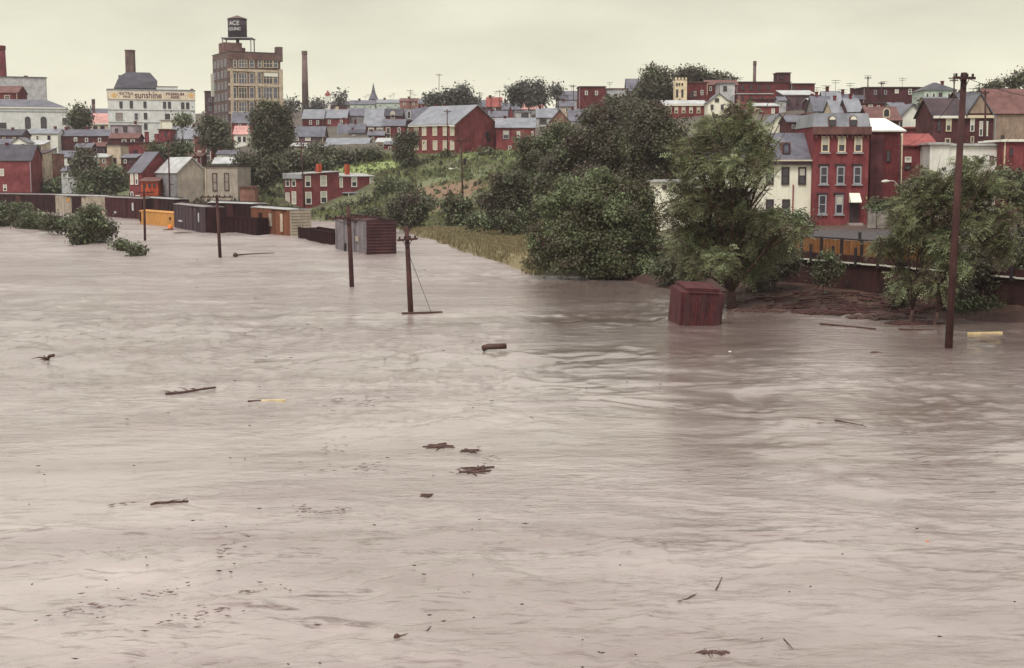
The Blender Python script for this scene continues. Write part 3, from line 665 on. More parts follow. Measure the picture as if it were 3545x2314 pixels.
for px in (395, 661):
    e = MB(); x, _, z = at(px, 331)
    for i in range(10):
        a = i * math.pi / 5; e.prism([(x + .75 * math.cos(a - .14), z + .75 * math.sin(a - .14)), (x + 1.05 * math.cos(a), z + 1.05 * math.sin(a)), (x + .75 * math.cos(a + .14), z + .75 * math.sin(a + .14))], 'y', -.25, -.21)
    e.prism([(x + .62 * math.cos(i * math.pi / 8), z + .62 * math.sin(i * math.pi / 8)) for i in range(16)], 'y', -.25, -.21)
    part('sun_emblem', e, 'sun_gold', sg)
x0, x1 = b.loc(394, 310).x, b.loc(545, 310).x; t0, t1 = b.h(308, None, 2), b.h(253, None, 6)
q0, q1 = b.loc(440, 310).x, b.loc(522, 310).x; tm = b.h(282, None, 3); q2 = b.loc(546, 310).x
part('hipped_roof', MB().add([(x0, .5, t0), (x1, .5, t0), (x1, 13, t0), (x0, 13, t0), (q0 - 2.2, 4, tm + 1.4), (q2, 1.5, tm), (q2, 12, tm), (q0 - 2.2, 10, tm + 1.4), (q0, 5, t1), (q1, 5, t1), (q1, 9, t1), (q0, 9, t1)],
     [(0, 1, 5, 4), (1, 2, 6, 5), (2, 3, 7, 6), (3, 0, 4, 7), (4, 5, 9, 8), (5, 6, 10, 9), (6, 7, 11, 10), (7, 4, 8, 11), (8, 9, 10, 11), (3, 2, 1, 0)]), 'slate_dark', b.root)
xl, xr = b.loc(411, 300).x, b.loc(440, 300).x
part('roof_housing', MB().box(xl, xr, 4.5, 8, t0, b.h(263, None, 4.5)), 'roof_dark', b.root)
xl, xr = b.loc(541, 300).x, b.loc(615, 300).x
part('raised_parapet', MB().box(xl, xr, -.1, .5, b.hh + .23, b.h(301)), 'brewery_white', b.root)
part('parapet_coping', MB().box(xl - .1, xr + .1, -.2, .6, b.h(301) + .002, b.h(299)), 'roof_brown', b.root)
xl, xr = b.loc(660, 300).x, b.loc(670, 300).x
part('chimney', MB().box(xl, xr, 1, 2, b.hh, b.h(306, None, 1)), 'brick_maroon', b.root)
def stack(label, px, yt, Y, r0, r1, m, square=False, cap=True):
    x = P(px, yt + 60, Y).x; g = ground(x, Y) - .5; h = P(px, yt, Y).z - g
    t = thing('smokestack', label, 'smokestack', (x, Y, g))
    if square: part('shaft', MB().add([(sx * r, sy * r, z) for r, z in ((r0, 0), (r1, h)) for sx, sy in ((-1, -1), (1, -1), (1, 1), (-1, 1))], [(0, 1, 5, 4), (1, 2, 6, 5), (2, 3, 7, 6), (3, 0, 4, 7), (4, 5, 6, 7), (3, 2, 1, 0)]), m, t); part('rim', MB().box(-r1 * 1.08, r1 * 1.08, -r1 * 1.08, r1 * 1.08, h + .003, h + .35), 'roof_brown', t)
    else:
        part('shaft', MB().lathe([(r0, 0), (r1, h)], 18), m, t, True)
        part('rim', MB().lathe([(r1 * 1.02, h - 1.6), (r1 * 1.14, h - 1.3), (r1 * 1.14, h + .1), (r1 * .8, h + .1)], 18), m, t)
stack('thick square brick chimney rising behind the hipped brewery roof', 452, 178, 441, 1.4, 1.25, 'brick_tower', True)
stack('tapered red brick smokestack cut by the left picture edge', 4, 160, 520, 2.3, 1.6, 'brick_maroon')
stack('tall slender round smokestack right of the grey tower', 1055, 178, 600, 1.55, 1.1, 'brick_tower')
stack('small iron stack on the skyline left of the sign building', 325, 345, 505, .6, .55, 'brick_purple')
stack('thin pinkish stack above the red factory on the right', 2612, 213, 470, .62, .52, 'brick_tower')

# ------------------------------------------------------------------ the loft tower with its water tank
b = B('tall grey brick loft factory with cream banded window bays', (797, 445), (978, 453), 'factory', 'loft_factory')
hh = b.h(184); b.body(hh, 17.6, 'brick_tower', 'flat', 0, 'roof_dark', .05)
cols = [(814, 13, 1), (841, 30, 3), (872, 17, 1), (899, 13, 1), (927, 33, 3), (954, 17, 1)]
for (ya, yb_) in [(207, 235), (252, 292), (303, 342), (352, 388), (400, 432), (446, 480)]:
    b.win([(px, ya, yb_, w, 'C%d' % n if n > 1 else 'C', 'u' if (i * 7 + ya) % 5 else 'g') for i, (px, w, n) in enumerate(cols)])
pb = b.loc(938, 266), b.loc(938, 254); part('roller_blind', MB().box(pb[0].x - 2.3, pb[0].x + 2.3, -.2, -.14, pb[0].z, pb[1].z), 'trim_white', b.root)
for y in (246, 296, 346, 393, 439): b.band('spandrel_band', -b.w / 2, b.w / 2, b.h(y + 4), b.h(y - 4), 'cream', -.22, -.003)
for p0, p1, yt in ((797, 807, 240), (884, 891, 250), (966, 979, 238)):
    b.band('pier', b.loc(p0, 300).x, b.loc(p1, 300).x, 0, b.h(yt), 'cream', -.34, -.005)
b.band('frieze', -b.w / 2, b.w / 2, hh - 2.2, hh - .4, 'brick_brown', -.2, -.003)
part('corner_turret', MB().box(b.loc(958, 200).x, b.loc(978, 200).x, -.3, 2.2, hh - 2.5, b.h(160)), 'brick_tower', b.root)
part('stair_house', MB().box(b.xat(775, 170, 7), b.xat(838, 170, 7), 7, 13, hh + .3, b.h(152, None, 7)).box(b.xat(838, 180, 7) + .003, b.xat(851, 180, 7), 7.4, 12, hh + .3, b.h(168, None, 7)), 'brick_brown', b.root)
for k in range(4):
    for zz in (.30, .42, .54, .66, .78, .9): add_window(b.root, (-b.w / 2, 2.6 + k * 4.1, hh * zz - 1.5), -math.pi / 2, 2.0, 2.3, 'G', 'g', False, 2)
part('fire_ladder', MB().box(-b.w / 2 - .9, -b.w / 2 - .002, 16.2, 17.2, hh * .55, hh * .80), 'metal_pale', b.root)
TX, TY = P(822, 110, 457).x, 457.0; tz = lambda y: P(822, y, TY).z
base = b.g + hh + .25
t = thing('water_tank', 'dark wooden rooftop water tank with pale lettering on the loft factory', 'water tank', (TX, TY, base)); zt = lambda y: tz(y) - base
k = 3.05
part('tank', MB().lathe([(k, zt(133)), (k * 1.0, zt(67))], 28), 'tank_wood', t, True)
for y in (74, 92, 110, 126): part('hoop', MB().lathe([(k + .05, zt(y) - .08), (k + .05, zt(y) + .08)], 28), 'iron', t)
part('tank_roof', MB().lathe([(k * 1.06, zt(67.5)), (k * 1.06, zt(66)), (.15, zt(54))], 28), 'brick_tower', t)
part('platform', MB().box(-4.7, 5.2, -3.6, 3.6, zt(136), zt(133.2)), 'trim_grey', t)
for lx, ly in ((-4.3, -3), (4.8, -3), (-4.3, 3), (4.8, 3)): part('leg', MB().box(lx - .18, lx + .18, ly - .18, ly + .18, 0, zt(136)), 'trim_grey', t)
part('riser_pipe', MB().lathe([(.55, 0), (.55, zt(136))], 12), 'iron', t)
def curved_text(body, size, z, rad):
    cu = bpy.data.curves.new('lettering', 'FONT'); cu.body = body; cu.size = size; cu.align_x = 'CENTER'; cu.align_y = 'CENTER'; cu.offset = .05
    q = bpy.data.objects.new('tmp', cu); COL.objects.link(q); bpy.context.view_layer.update()
    me = bpy.data.meshes.new_from_object(q.evaluated_get(bpy.context.evaluated_depsgraph_get())); bpy.data.objects.remove(q)
    for v in me.vertices:
        a = v.co.x / rad - math.pi / 2 - .17; v.co = (rad * math.cos(a), rad * math.sin(a), z + v.co.y)
    me.materials.clear(); me.materials.append(M('letter_pale')); obj('lettering', me, t)
curved_text('ACE', 1.9, zt(84), k + .12); curved_text('CO.INC', 1.25, zt(104), k + .12)
H('dark brick wing stepping down left of the loft factory', 715, 764, 318, 470, 'brick_purple', ('flat', 'roof_dark'), 12, win=grid([728, 745], [(340, 355), (370, 385)], 9, 'G', 'g'))
H('slate roofed red house at the foot of the loft factory', 806, 886, 426, 438, 'brick_red', ('gx', 390, 'slate'), 7, win=[(830, 430, 440, 9), (860, 430, 440, 9)])
H('white cottage with pink roof beside cream pier of the factory', 812, 858, 466, 420, 'white', ('gx', 438, 'roof_pink'), 7, win=[(829, 474, 491, 10, 'D'), (846, 474, 491, 9, 'D')])

# ------------------------------------------------------------------ skyline towers in the middle
x = PX(1139, 640); g = ground(x, 640); t = thing('cupola_tower', 'small white cupola with red cap on the middle skyline', 'tower', (x, 640, g)); z = lambda y: P(1139, y, 640).z - g
part('shaft', MB().box(-1.2, 1.2, -1.2, 1.2, 0, z(332)), 'white', t); part('cap', MB().lathe([(1.5, z(332) + .003), (1.3, z(326)), (.6, z(320)), (.08, z(313))], 12), 'roof_red', t)
x = PX(1296, 650); g = ground(x, 650); t = thing('church_steeple', 'dark pointed church steeple on the middle skyline', 'steeple', (x, 650, g)); z = lambda y: P(1296, y, 650).z - g
part('tower', MB().box(-2, 2, -2, 2, 0, z(345)), 'brick_purple', t); part('spire', MB().lathe([(2.3, z(345) + .003), (1.0, z(322)), (.07, z(288))], 8), 'slate', t)

# ------------------------------------------------------------------ crowded roofs between the smokestack and the rowhouse
SK = [(1056, 1150, 372, 640, 'brick_dark', 360, 'slate', 'dark low skyline house just right of the smokestack'),
 (1150, 1225, 366, 630, 'brick_maroon', 352, 'slate_dark', 'maroon skyline house below the small dark tree'),
 (1215, 1300, 362, 620, 'green_pale', 349, 'slate', 'pale green skyline house left of the church steeple'),
 (1302, 1388, 357, 622, 'green_pale', 346, 'slate_light', 'pale green skyline house right of the church steeple'),
 (1386, 1450, 352, 600, 'brick_pink', 342, 'roof_brown', 'pinkish skyline house right of the pale green pair'),
 (1450, 1540, 360, 560, 'brick_pink', 346, 'slate', 'pink brick skyline house half behind the long treetops')]
for p0, p1, y, Y, m, yr, rm, lb in SK:
    H(lb, p0, p1, y, Y, m, ('gx', yr, rm), 9, win=[(p0 + 14, y + 4, y + 13, 7), (p1 - 18, y + 4, y + 13, 7)], chim=[(p0 + 30, yr - 7, 7)], ant=[(p1 - 25, yr - 22), (p0 + 50, yr - 16)])
H('grey roofed terrace left end right below the smokestack', 1050, 1122, 412, 472, 'brick_maroon', ('gx', 381, 'slate_light'), 10, win=[(1075, 418, 432, 9), (1100, 418, 432, 9)], ant=[(1085, 352)])
H('grey roofed terrace right end with red wall and yellow chimney', 1122, 1202, 410, 474, 'brick_red', ('gx', 381, 'slate_light'), 10, win=[(1140, 416, 430, 9), (1182, 416, 430, 9)], chim=[(1168, 370, 9)], chm='cream_yellow')
H('dull grey roofed house between terrace and bright roofed house', 1204, 1268, 402, 482, 'grey_wall', ('gx', 377, 'slate'), 9, ant=[(1235, 350)])
H('cream house under the brightest slate roof in the middle', 1266, 1338, 410, 464, 'cream', ('gx', 378, 'slate_light'), 8, ant=[(1300, 345)])
H('maroon house with two white lintelled windows', 1262, 1328, 438, 442, 'brick_maroon', ('gx', 410, 'slate_light'), 8, win=[(1285, 443, 455, 20, 'W', 'b'), (1314, 443, 455, 20, 'W', 'b'), (1281, 468, 490, 17, 'G', 'b')])
H('wide low house with lilac roof above the hillside trees', 1008, 1122, 474, 396, 'brick_purple', ('gx', 440, 'slate'), 9, win=grid([1025, 1066], [(476, 488)], 18, 'W', 'b') + grid([1020, 1053], [(498, 516)], 16, 'C', 'b'))
H('brick house with three chimney stacks below the grey terrace', 1170, 1262, 470, 428, 'brick_red', ('gx', 430, 'slate'), 8, chim=[(1190, 408, 7), (1205, 412, 7), (1230, 414, 7)], win=[(1190, 474, 486, 9), (1240, 474, 486, 9)])
H('wide dark brick barn with pale roof edge above the bright grass', 1130, 1276, 502, 376, 'brick_dark', ('gx', 480, 'slate_light'), 9, win=[(1160, 508, 520, 12, 'D'), (1230, 508, 520, 12, 'D')], cat='barn', name='barn')
b = H('dark house with two white capped chimneys and round topped dormer', 1334, 1394, 402, 448, 'brick_dark', ('gx', 378, 'slate_dark'), 8, chim=[(1346, 371, 9), (1382, 371, 9)], win=[(1360, 385, 411, 15, 'CA', 'b'), (1345, 415, 432, 9), (1380, 415, 432, 9)], chm='trim_grey')
H('slate mansard house with one arched white dormer', 1392, 1446, 416, 455, 'brick_dark', ('gx', 380, 'slate'), 8, win=[(1416, 384, 412, 14, 'WA', 'g')], ant=[(1430, 340)])
H('brick house with pale side strip left of the white trimmed rowhouse', 1326, 1402, 437, 404, 'brick_maroon', ('gx', 415, 'slate'), 8, win=[(1344, 442, 484, 15, 'C', 'b'), (1382, 442, 470, 10, 'W')])
H('small cream house with bright tin roof above the round dark tree', 1304, 1352, 494, 366, 'cream', ('shed', 481, 'tin'), 6, win=grid([1318, 1341], [(501, 517)], 14, 'D', 'b'))
# behind the rowhouse
for p0, p1, y, Y, m, rt, yr, rm, lb in [
 (1440, 1500, 411, 402, 'brick_maroon', 'gx', 374, 'slate', 'slate roofed house behind left end of the red rowhouse'),
 (1497, 1560, 408, 398, 'brick_purple', 'gx', 370, 'slate_light', 'pale slate roofed house behind the red rowhouse, second from left'),
 (1556, 1612, 410, 394, 'white', 'gx', 384, 'slate_light', 'white walled house behind the gable of the red rowhouse'),
 (1638, 1686, 372, 520, 'brick_maroon', 'gx', 348, 'slate', 'slate house on the skyline left of the red roof'),
 (1685, 1737, 370, 520, 'brick_purple', 'gx', 339, 'roof_red', 'house with the bright red roof on the skyline'),
 (1738, 1802, 380, 505, 'brick_purple', 'gx', 357, 'slate', 'slate house on the skyline right of the red roof'),
 (1808, 1880, 379, 482, 'grey_light', 'gx', 354, 'roof_pink', 'house with the pink roof below the big round tree'),
 (1692, 1756, 406, 428, 'cream', 'gx', 386, 'slate', 'cream house with slate roof above the long grey wing'),
 (1754, 1780, 410, 430, 'brick_red', 'gy', 364, 'slate', 'narrow red gable pointing up above the grey wing roof'),
 (1858, 1926, 408, 402, 'grey_light', 'gx', 377, 'slate_light', 'pale grey house with wide dark doorway left of pink gable'),
 (1970, 2034, 420, 388, 'grey_light', 'gx', 381, 'slate', 'grey roofed house between pink gable and dark trees'),
 (1928, 1998, 346, 474, 'grey_light', 'gx', 317, 'slate', 'grey skyline house right of the big round tree'),
 (1938, 1986, 370, 440, 'cream', 'gx', 352, 'slate', 'cream house below the grey skyline house')]:
    w_ = [((p0 + p1) / 2, y + 4, y + 17, 9)] if p1 - p0 < 60 else [(p0 + 16, y + 4, y + 17, 9), (p1 - 16, y + 4, y + 17, 9)]
    if 'doorway' in lb: w_ = [(1880, 410, 430, 24, 'D', 'g')]
    H(lb, p0, p1, y, Y, m, (rt, yr, rm), 8, win=w_, chim=[] if rt == 'gy' else [(p0 + 12, yr - 9, 8)], ant=[] if rt == 'gy' or Y < 420 else [(p1 - 20, yr - 22)])
H('low flat roofed block with a black opening above the grey wing', 1785, 1840, 388, 396, 'grey_light', ('flat', 'slate_light'), 5, win=[(1817, 391, 412, 25, 'D', 'g')])
b = H('pinkish brick gable with white eave board above dark trees', 1896, 1978, 428, 374, 'brick_pink', ('gy', 381, 'slate'), 9)
b.band('eave_board', -b.w / 2, b.w / 2, b.hh - .5, b.hh, 'trim_white', -.3, -.003)

# ------------------------------------------------------------------ red rowhouse on top of the grassy slope
b = B('red brick rowhouse with two rows of white trimmed windows on the slope', (1418, 332), (1575, 323), 'house', 'rowhouse')
b.body(b.h(433), 15.9, 'brick_red', 'gx', 4.6, 'slate_light', .35)
b.win(grid([1442, 1469, 1506, 1541, 1566], [(437, 471)], 15, 'C', 'b') + grid([1442, 1470, 1507, 1541, 1566], [(486, 521)], 15, 'C', 'b') + [(1686, 455, 476, 13, 'D', 'g', 'r'), (1690, 478, 492, 11, 'D', 'g', 'r'), (1692, 512, 521, 10, 'W', 'b', 'r')])
b.chim([(1450, 398, 9), (1545, 392, 9)]); b.cornice('trim_white', .3, .3)
b.band('gutter_shelf', b.w / 2 - 1.2, b.w / 2 + .4, b.h(441), b.h(438), 'trim_white', -.5, -.34)
b = H('long red brick wing with grey roof right of the rowhouse gable', 1718, 1852, 443, 331, 'brick_red', ('gx', 411, 'slate_light'), 9, win=[(1752, 452, 482, 22, 'G', 'b'), (1795, 455, 478, 11, 'W', 'b'), (1845, 455, 470, 10, 'W', 'b'), (1765, 505, 526, 10, 'W', 'b'), (1810, 505, 526, 10, 'D', 'g')], chim=[(1748, 402, 9)])

# ------------------------------------------------------------------ red house in the hollow behind the orange boxcar
b = B('two storey red house with white tin roof and white windows behind boxcars', (984, 294), (1046, 289))
b.body(b.h(604), 9.3, 'brick_red', 'shed', .5, 'tin', .35)
b.win([(997, 609, 647, 14, 'W', 'b'), (1018, 609, 647, 14, 'W', 'b'), (997, 668, 712, 14, 'W', 'b'), (1019, 664, 708, 15, 'W', 'b'),
       (1066, 610, 648, 20, 'W', 'h', 'r'), (1120, 608, 646, 22, 'W', 'b', 'r'), (1068, 665, 708, 21, 'W', 'h', 'r'), (1121, 663, 704, 22, 'W', 'h', 'r')]).cornice('trim_grey', .9, .4)
for dd, k in ((4.6, 583),): part('chimney', MB().box(b.w / 2 - 1.6, b.w / 2 - .8, dd, dd + .9, b.hh, b.hh + 2.2), 'brick_orange', b.root)
part('chimney', MB().box(-1.2, .0, 6.2, 7.0, b.hh, b.hh + 1.5), 'brick_red', b.root)
b = B('lower red wing with white porch joined to the two storey red house', (1173.5, 295.3), (1293, 301.2))
b.body(b.h(612), 4.6, 'brick_red', 'shed', .5, 'tin', .3)
b.win([(1181, 616, 650, 11, 'W', 'b'), (1226, 612, 648, 19, 'W', 'h'), (1286, 609, 646, 13, 'W', 'b'), (1238, 668, 690, 14, 'W', 'b')])
part('chimney', MB().box(-1.0, -.2, 2.2, 3.0, b.hh, b.hh + 2.6), 'brick_orange', b.root)
p0, p1 = b.loc(1184, 668), b.loc(1252, 668)
part('porch_roof', MB().box(p0.x, p1.x, -2.2, -.003, p0.z - .12, p0.z + .12), 'trim_grey', b.root)
for xx in (p0.x + .3, p1.x - .3): part('porch_post', MB().box(xx - .08, xx + .08, -2.1, -1.94, 0, p0.z - .122), 'trim_white', b.root)
H('low dark red shed under the round dark tree on the slope', 1374, 1421, 584, 316, 'brick_maroon', ('flat', 'roof_brown'), 4, name='shed', cat='shed', win=[(1398, 588, 604, 9, 'D', 't')])
# ------------------------------------------------------------------ hilltop houses right of the middle
H('brown brick block with flat top behind the dark trees', 2002, 2094, 302, 432, 'brick_maroon', ('flat', 'roof_dark'), 10, win=[(2030, 315, 330, 10), (2065, 315, 330, 10)])
H('pale mauve flat block next to the brown brick block', 2094, 2172, 309, 434, 'grey_light', ('flat', 'roof_brown'), 9, win=[(2106, 325, 348, 13, 'D'), (2131, 325, 348, 12, 'D'), (2156, 326, 346, 11, 'W', 'b')], ant=[(2110, 285)])
H('gabled grey house left of the tallest dark round tree', 2168, 2232, 314, 446, 'grey_wall', ('gx', 275, 'slate'), 8, win=[(2190, 320, 336, 9), (2215, 320, 336, 9)])
H('dark stone house with white trims left of the cream tower', 2246, 2333, 312, 404, 'brick_dark', ('flat', 'tin'), 9, win=[(2278, 318, 352, 14, 'W', 'b'), (2262, 335, 350, 9), (2305, 335, 350, 9)])
b = B('square cream crenellated tower house on the hilltop', (2333, 388), (2374, 388), 'tower', 'tower_house')
b.body(b.h(280), 4, 'cream_yellow', 'flat', 0, 'cream', .02).win(grid([2344, 2362], [(310, 337)], 7, 'D', 'g') + grid([2343, 2352, 2362], [(288, 297)], 6, 'D', 'g') + [(2353, 344, 352, 6, 'D', 'g')])
for i in range(4): part('merlon', MB().box(-b.w / 2 + i * b.w * .28, -b.w / 2 + i * b.w * .28 + .5, -.02, .45, b.hh + .303, b.hh + .85), 'cream_yellow', b.root)
H('maroon house with one orange boarded window beside the cream tower', 2375, 2446, 287, 393, 'brick_maroon', ('flat', 'roof_brown'), 8, win=[(2406, 312, 336, 15, 'D', 't'), (2392, 320, 340, 9, 'D'), (2430, 312, 330, 9)])
H('red house under long brown roof on the hilltop', 2440, 2548, 296, 402, 'brick_maroon', ('gx', 280, 'roof_brown'), 8, win=[(2460, 300, 315, 9), (2540, 300, 315, 9)], ant=[(2500, 262)])
H('pale grey house front below the long brown roof', 2482, 2538, 290, 388, 'grey_light', ('flat', 'slate'), 6, win=[(2510, 298, 316, 12, 'D')])
H('row of red brick houses with white cornice under the cream tower', 2294, 2438, 362, 346, 'brick_red', ('gx', 350, 'tin'), 8, win=grid([2318, 2341, 2366, 2392, 2418], [(371, 393)], 12, 'C', 'b'), cor='trim_white')
H('house with bright cream gable front under the brown roof', 2447, 2524, 356, 340, 'white_warm', ('gy', 325, 'slate'), 8, win=[(2482, 341, 354, 14, 'D', 'g'), (2465, 362, 380, 10, 'D'), (2500, 362, 380, 10, 'D')], chim=[(2450, 330, 8)])
H('long red brick factory on the right skyline', 2546, 2730, 286, 422, 'brick_maroon', ('flat', 'roof_dark'), 14, win=grid([2570, 2600, 2630, 2660], [(296, 312)], 11, 'D', 'g'), ant=[(2560, 268)])
H('right hand bay of the long red factory with stepped parapet', 2731, 2813, 292, 420, 'brick_maroon', ('flat', 'roof_dark'), 14, win=grid([2750, 2785], [(302, 316)], 11, 'D', 'g'))
H('square brick lift house on top of the red factory', 2683, 2729, 254, 432, 'brick_dark', ('flat', 'roof_brown'), 6, win=[(2706, 262, 275, 10, 'D')])
H('low red workshop with pale roof edge under the factory', 2550, 2668, 327, 384, 'brick_red', ('flat', 'tin'), 8, win=grid([2570, 2600, 2640], [(335, 348)], 10, 'D', 'g'))
H('plain red workshop stepping down from the factory', 2598, 2706, 346, 364, 'brick_red', ('flat', 'roof_dark'), 8, win=grid([2620, 2655], [(352, 364)], 10, 'D', 'g'))
H('purple brick block with sloping tin roof right of the workshops', 2707, 2818, 330, 352, 'brick_purple', ('shed', 316, 'tin'), 9, win=grid([2730, 2760, 2790], [(345, 362)], 9, 'D', 'g'))
H('bright red house with pale shed roof above the tall tree', 2606, 2692, 369, 330, 'brick_red', ('shed', 360, 'tin'), 8, win=[(2630, 376, 394, 9, 'D'), (2676, 376, 394, 11, 'W', 'b')])
H('slim pale house squeezed beside the purple block', 2692, 2716, 350, 338, 'grey_light', ('gx', 338, 'slate'), 6, win=[(2704, 356, 370, 7)])
H('house with white triangular gable above the grey roofed white house', 2662, 2726, 430, 236, 'white_warm', ('gy', 397, 'slate'), 8)
H('dark fenced house right of the white triangular gable', 2724, 2792, 424, 228, 'brick_dark', ('gx', 404, 'slate'), 7, win=[(2745, 430, 446, 9, 'G'), (2775, 430, 446, 9, 'G')])
H('slim maroon chimney house left of the three storey red house', 2788, 2822, 396, 230, 'brick_maroon', ('flat', 'roof_brown'), 7, win=[(2808, 410, 426, 9, 'D', 'u')])
RJ = [(2815, 2878, 386, 300, 'grey_wall', 336, 'slate', 'grey roof at the left of the roof jumble over the red house'),
 (2852, 2912, 372, 316, 'brick_maroon', 318, 'slate_light', 'steep pale roof in the middle of the roof jumble'),
 (2905, 2962, 368, 318, 'brick_maroon', 328, 'slate', 'slate roof with twin chimneys in the roof jumble'),
 (2800, 2848, 352, 334, 'brick_dark', 343, 'tin', 'dark house with white gutter left of the roof jumble'),
 (2878, 2936, 392, 284, 'cream', 350, 'slate_light', 'cream house with pale roof right behind the red house dormers'),
 (2932, 2978, 388, 280, 'brick_dark', 344, 'slate_light', 'narrow dark house with pale roof over the right dormer')]
for p0, p1, y, Y, m, yr, rm, lb in RJ:
    H(lb, p0, p1, y, Y, m, ('gx', yr, rm), 9, win=[(p0 + 12, y + 4, y + 18, 9, 'W'), (p1 - 12, y + 4, y + 18, 9, 'W')], chim=[(p0 + 10, yr - 18, 9)] + ([(p1 - 12, yr - 22, 9)] if 'twin' in lb else []), ant=[(p1 - 22, yr - 40)])
H('red house with tall white window frames below the long dark block', 2974, 3086, 360, 286, 'brick_red', ('flat', 'roof_dark'), 8, win=[(3013, 357 + 6, 388, 15, 'W', 'b'), (2990, 366, 388, 10, 'W'), (3040, 366, 388, 10, 'W')])
H('long dark block with flat roof on the right skyline', 2980, 3178, 305, 352, 'brick_dark', ('flat', 'roof_dark'), 12, win=[(3104, 310, 324, 13, 'W', 'b'), (3150, 308, 328, 11, 'W', 'g'), (3030, 312, 328, 10, 'G'), (3065, 312, 328, 10, 'G')], ant=[(3055, 282), (3000, 262), (3120, 270)])
b = H('dark house with sloping maroon roof and pale dormer behind red house', 3008, 3112, 418, 236, 'brick_dark', ('gx', 374, 'roof_brown'), 9)
add_window(b.root, (b.loc(3072, 400).x, .6, b.hh + .5), 0, 1.2, 1.6, 'C', 'g', True)
H('white boarded house with pointed gable and grey downpipe', 3107, 3197, 410, 240, 'white', ('gy', 362, 'slate'), 9, win=[(3120, 420, 440, 9, 'G'), (3182, 420, 440, 9, 'G')])
H('low red wall house under the white pointed gable', 3124, 3190, 446, 224, 'brick_red', ('flat', 'roof_red'), 5)
H('pale green house with dark hipped roof on the right skyline', 3190, 3302, 313, 300, 'green_pale', ('hip', 287, 'slate_dark'), 9, win=[(3210, 322, 342, 11, 'W', 'g'), (3232, 322, 342, 11, 'W', 'g'), (3255, 322, 346, 13, 'D', 'g'), (3285, 322, 342, 11, 'W', 'g')], chim=[(3258, 281, 9)])
H('yellowish porch house below the pale green house', 3198, 3272, 347, 288, 'cream_yellow', ('gx', 339, 'slate'), 5, win=[(3215, 352, 368, 9, 'D'), (3250, 352, 368, 9, 'D')])
H('dark brick house with white eaves and cream window frames', 3224, 3334, 402, 207, 'brick_dark', ('gx', 345, 'roof_dark'), 9, win=[(3283, 410, 456, 18, 'C', 'h'), (3327, 410, 456, 15, 'C', 'h'), (3280, 478, 498, 19, 'C', 'g'), (3250, 418, 456, 12, 'D', 'g')], cor='trim_white')
b = B('dark house with tan gable and white windows near the big pole', (3334, 207.4), (3432, 207.4))
b.body(b.h(400), 9, 'brick_dark', 'gy', 3.2, 'slate').win([(3365, 410, 456, 14, 'W', 'b'), (3395, 420, 472, 11, 'W', 'b'), (3413, 420, 472, 11, 'W', 'b'), (3365, 472, 494, 11, 'C', 'g')])
part('gable_boarding', MB().prism([(-b.w / 2 + .5, b.hh + .3), (b.w / 2 - .5, b.hh + .3), (0, b.hh + 3.0)], 'y', -.1, -.003), 'roof_tan', b.root)
b.cornice('trim_cream', .4, .25)
H('large tan rendered house under brown roof at the right edge', 3433, 3660, 394, 212, 'roof_tan', ('gx', 312, 'roof_brown'), 12, win=[(3470, 470, 490, 12, 'D'), (3600, 420, 450, 14)])
# street level behind the wall
H('red house with bright red roof and pale blue awning', 3124, 3237, 506, 172, 'brick_red', ('gx', 468, 'roof_red'), 8, win=[(3143, 542, 563, 23, 'W', 'b'), (3142, 572, 588, 22, 'D', 'g'), (3205, 545, 580, 14, 'D', 'g')])
H('tall white garage wall facing the river', 3217, 3285, 502, 168, 'white', ('flat', 'tin'), 6, name='garage', cat='garage', win=[(3250, 600, 640, 30, 'G', 't')])
H('long low white building with flat roof behind the right tree', 3286, 3466, 506, 172, 'white', ('flat', 'tin'), 8, win=[(3432, 540, 568, 13, 'D', 't'), (3340, 540, 562, 14, 'G', 'g'), (3380, 540, 562, 14, 'G', 'g')])
H('plain red wall house at the right edge beside the white building', 3468, 3660, 492, 170, 'brick_red', ('flat', 'trim_white'), 8, win=[(3500, 510, 540, 12, 'D')])
b = H('dark brick side building with whitish lean-to roof', 3008, 3122, 456, 163, 'brick_maroon', ('shed', 416, 'white'), 9, win=[(3075, 520, 560, 14, 'D', 'g')])
part('painted_shade_strip', MB().box(-b.w / 2 + .05, -b.w / 2 + 1.6, -.35, -.003, 0, b.hh - .4), 'brick_dark', b.root)  # darker brick strip stands for the shaded end of the wall
part('downpipe', MB().box(b.w / 2 - .3, b.w / 2 - .05, -.2, -.003, 0, b.hh - .2), 'trim_cream', b.root)
# three storey red house
b = B('three storey red brick house with two round topped dormers', (2814, 158), (3006, 158), 'house', 'townhouse', drop=.2)
b.body(b.h(440), 10, 'brick_red', 'mansard', 1.55, 'slate_light', .12)
for r, (ya, yb_), st in ((0, (471, 528), 'h'), (1, (576, 638), 'g'), (2, (676, 742), 'b')):
    pxs = [(2856, 2913, 2970), (2851, 2909, 2967), (2846, 2904)][r]
    b.win([(p, ya, yb_, 28, 'C' if r == 0 else 'G', 'h' if (r == 0 or p == 2904) else 'g') for p in pxs])
    for p in pxs:
        q = b.loc(p, ya); part('lintel', MB().box(q.x - .62, q.x + .62, -.12, -.003, q.z + .02, q.z + .28), 'trim_dark', b.root)
        q = b.loc(p, yb_); part('sill', MB().box(q.x - .6, q.x + .6, -.2, -.003, q.z - .16, q.z - .02), 'trim_grey', b.root)
b.band('cornice', -b.w / 2 - .15, b.w / 2 + .15, b.hh - .85, b.hh + .015, 'roof_brown', -.45, -.003)
for i in range(11):
    x = -b.w / 2 + .25 + i * (b.w - .5) / 10; part('bracket', MB().box(x - .07, x + .07, -.36, -.004, b.hh - 1.25, b.hh - .853), 'roof_brown', b.root)
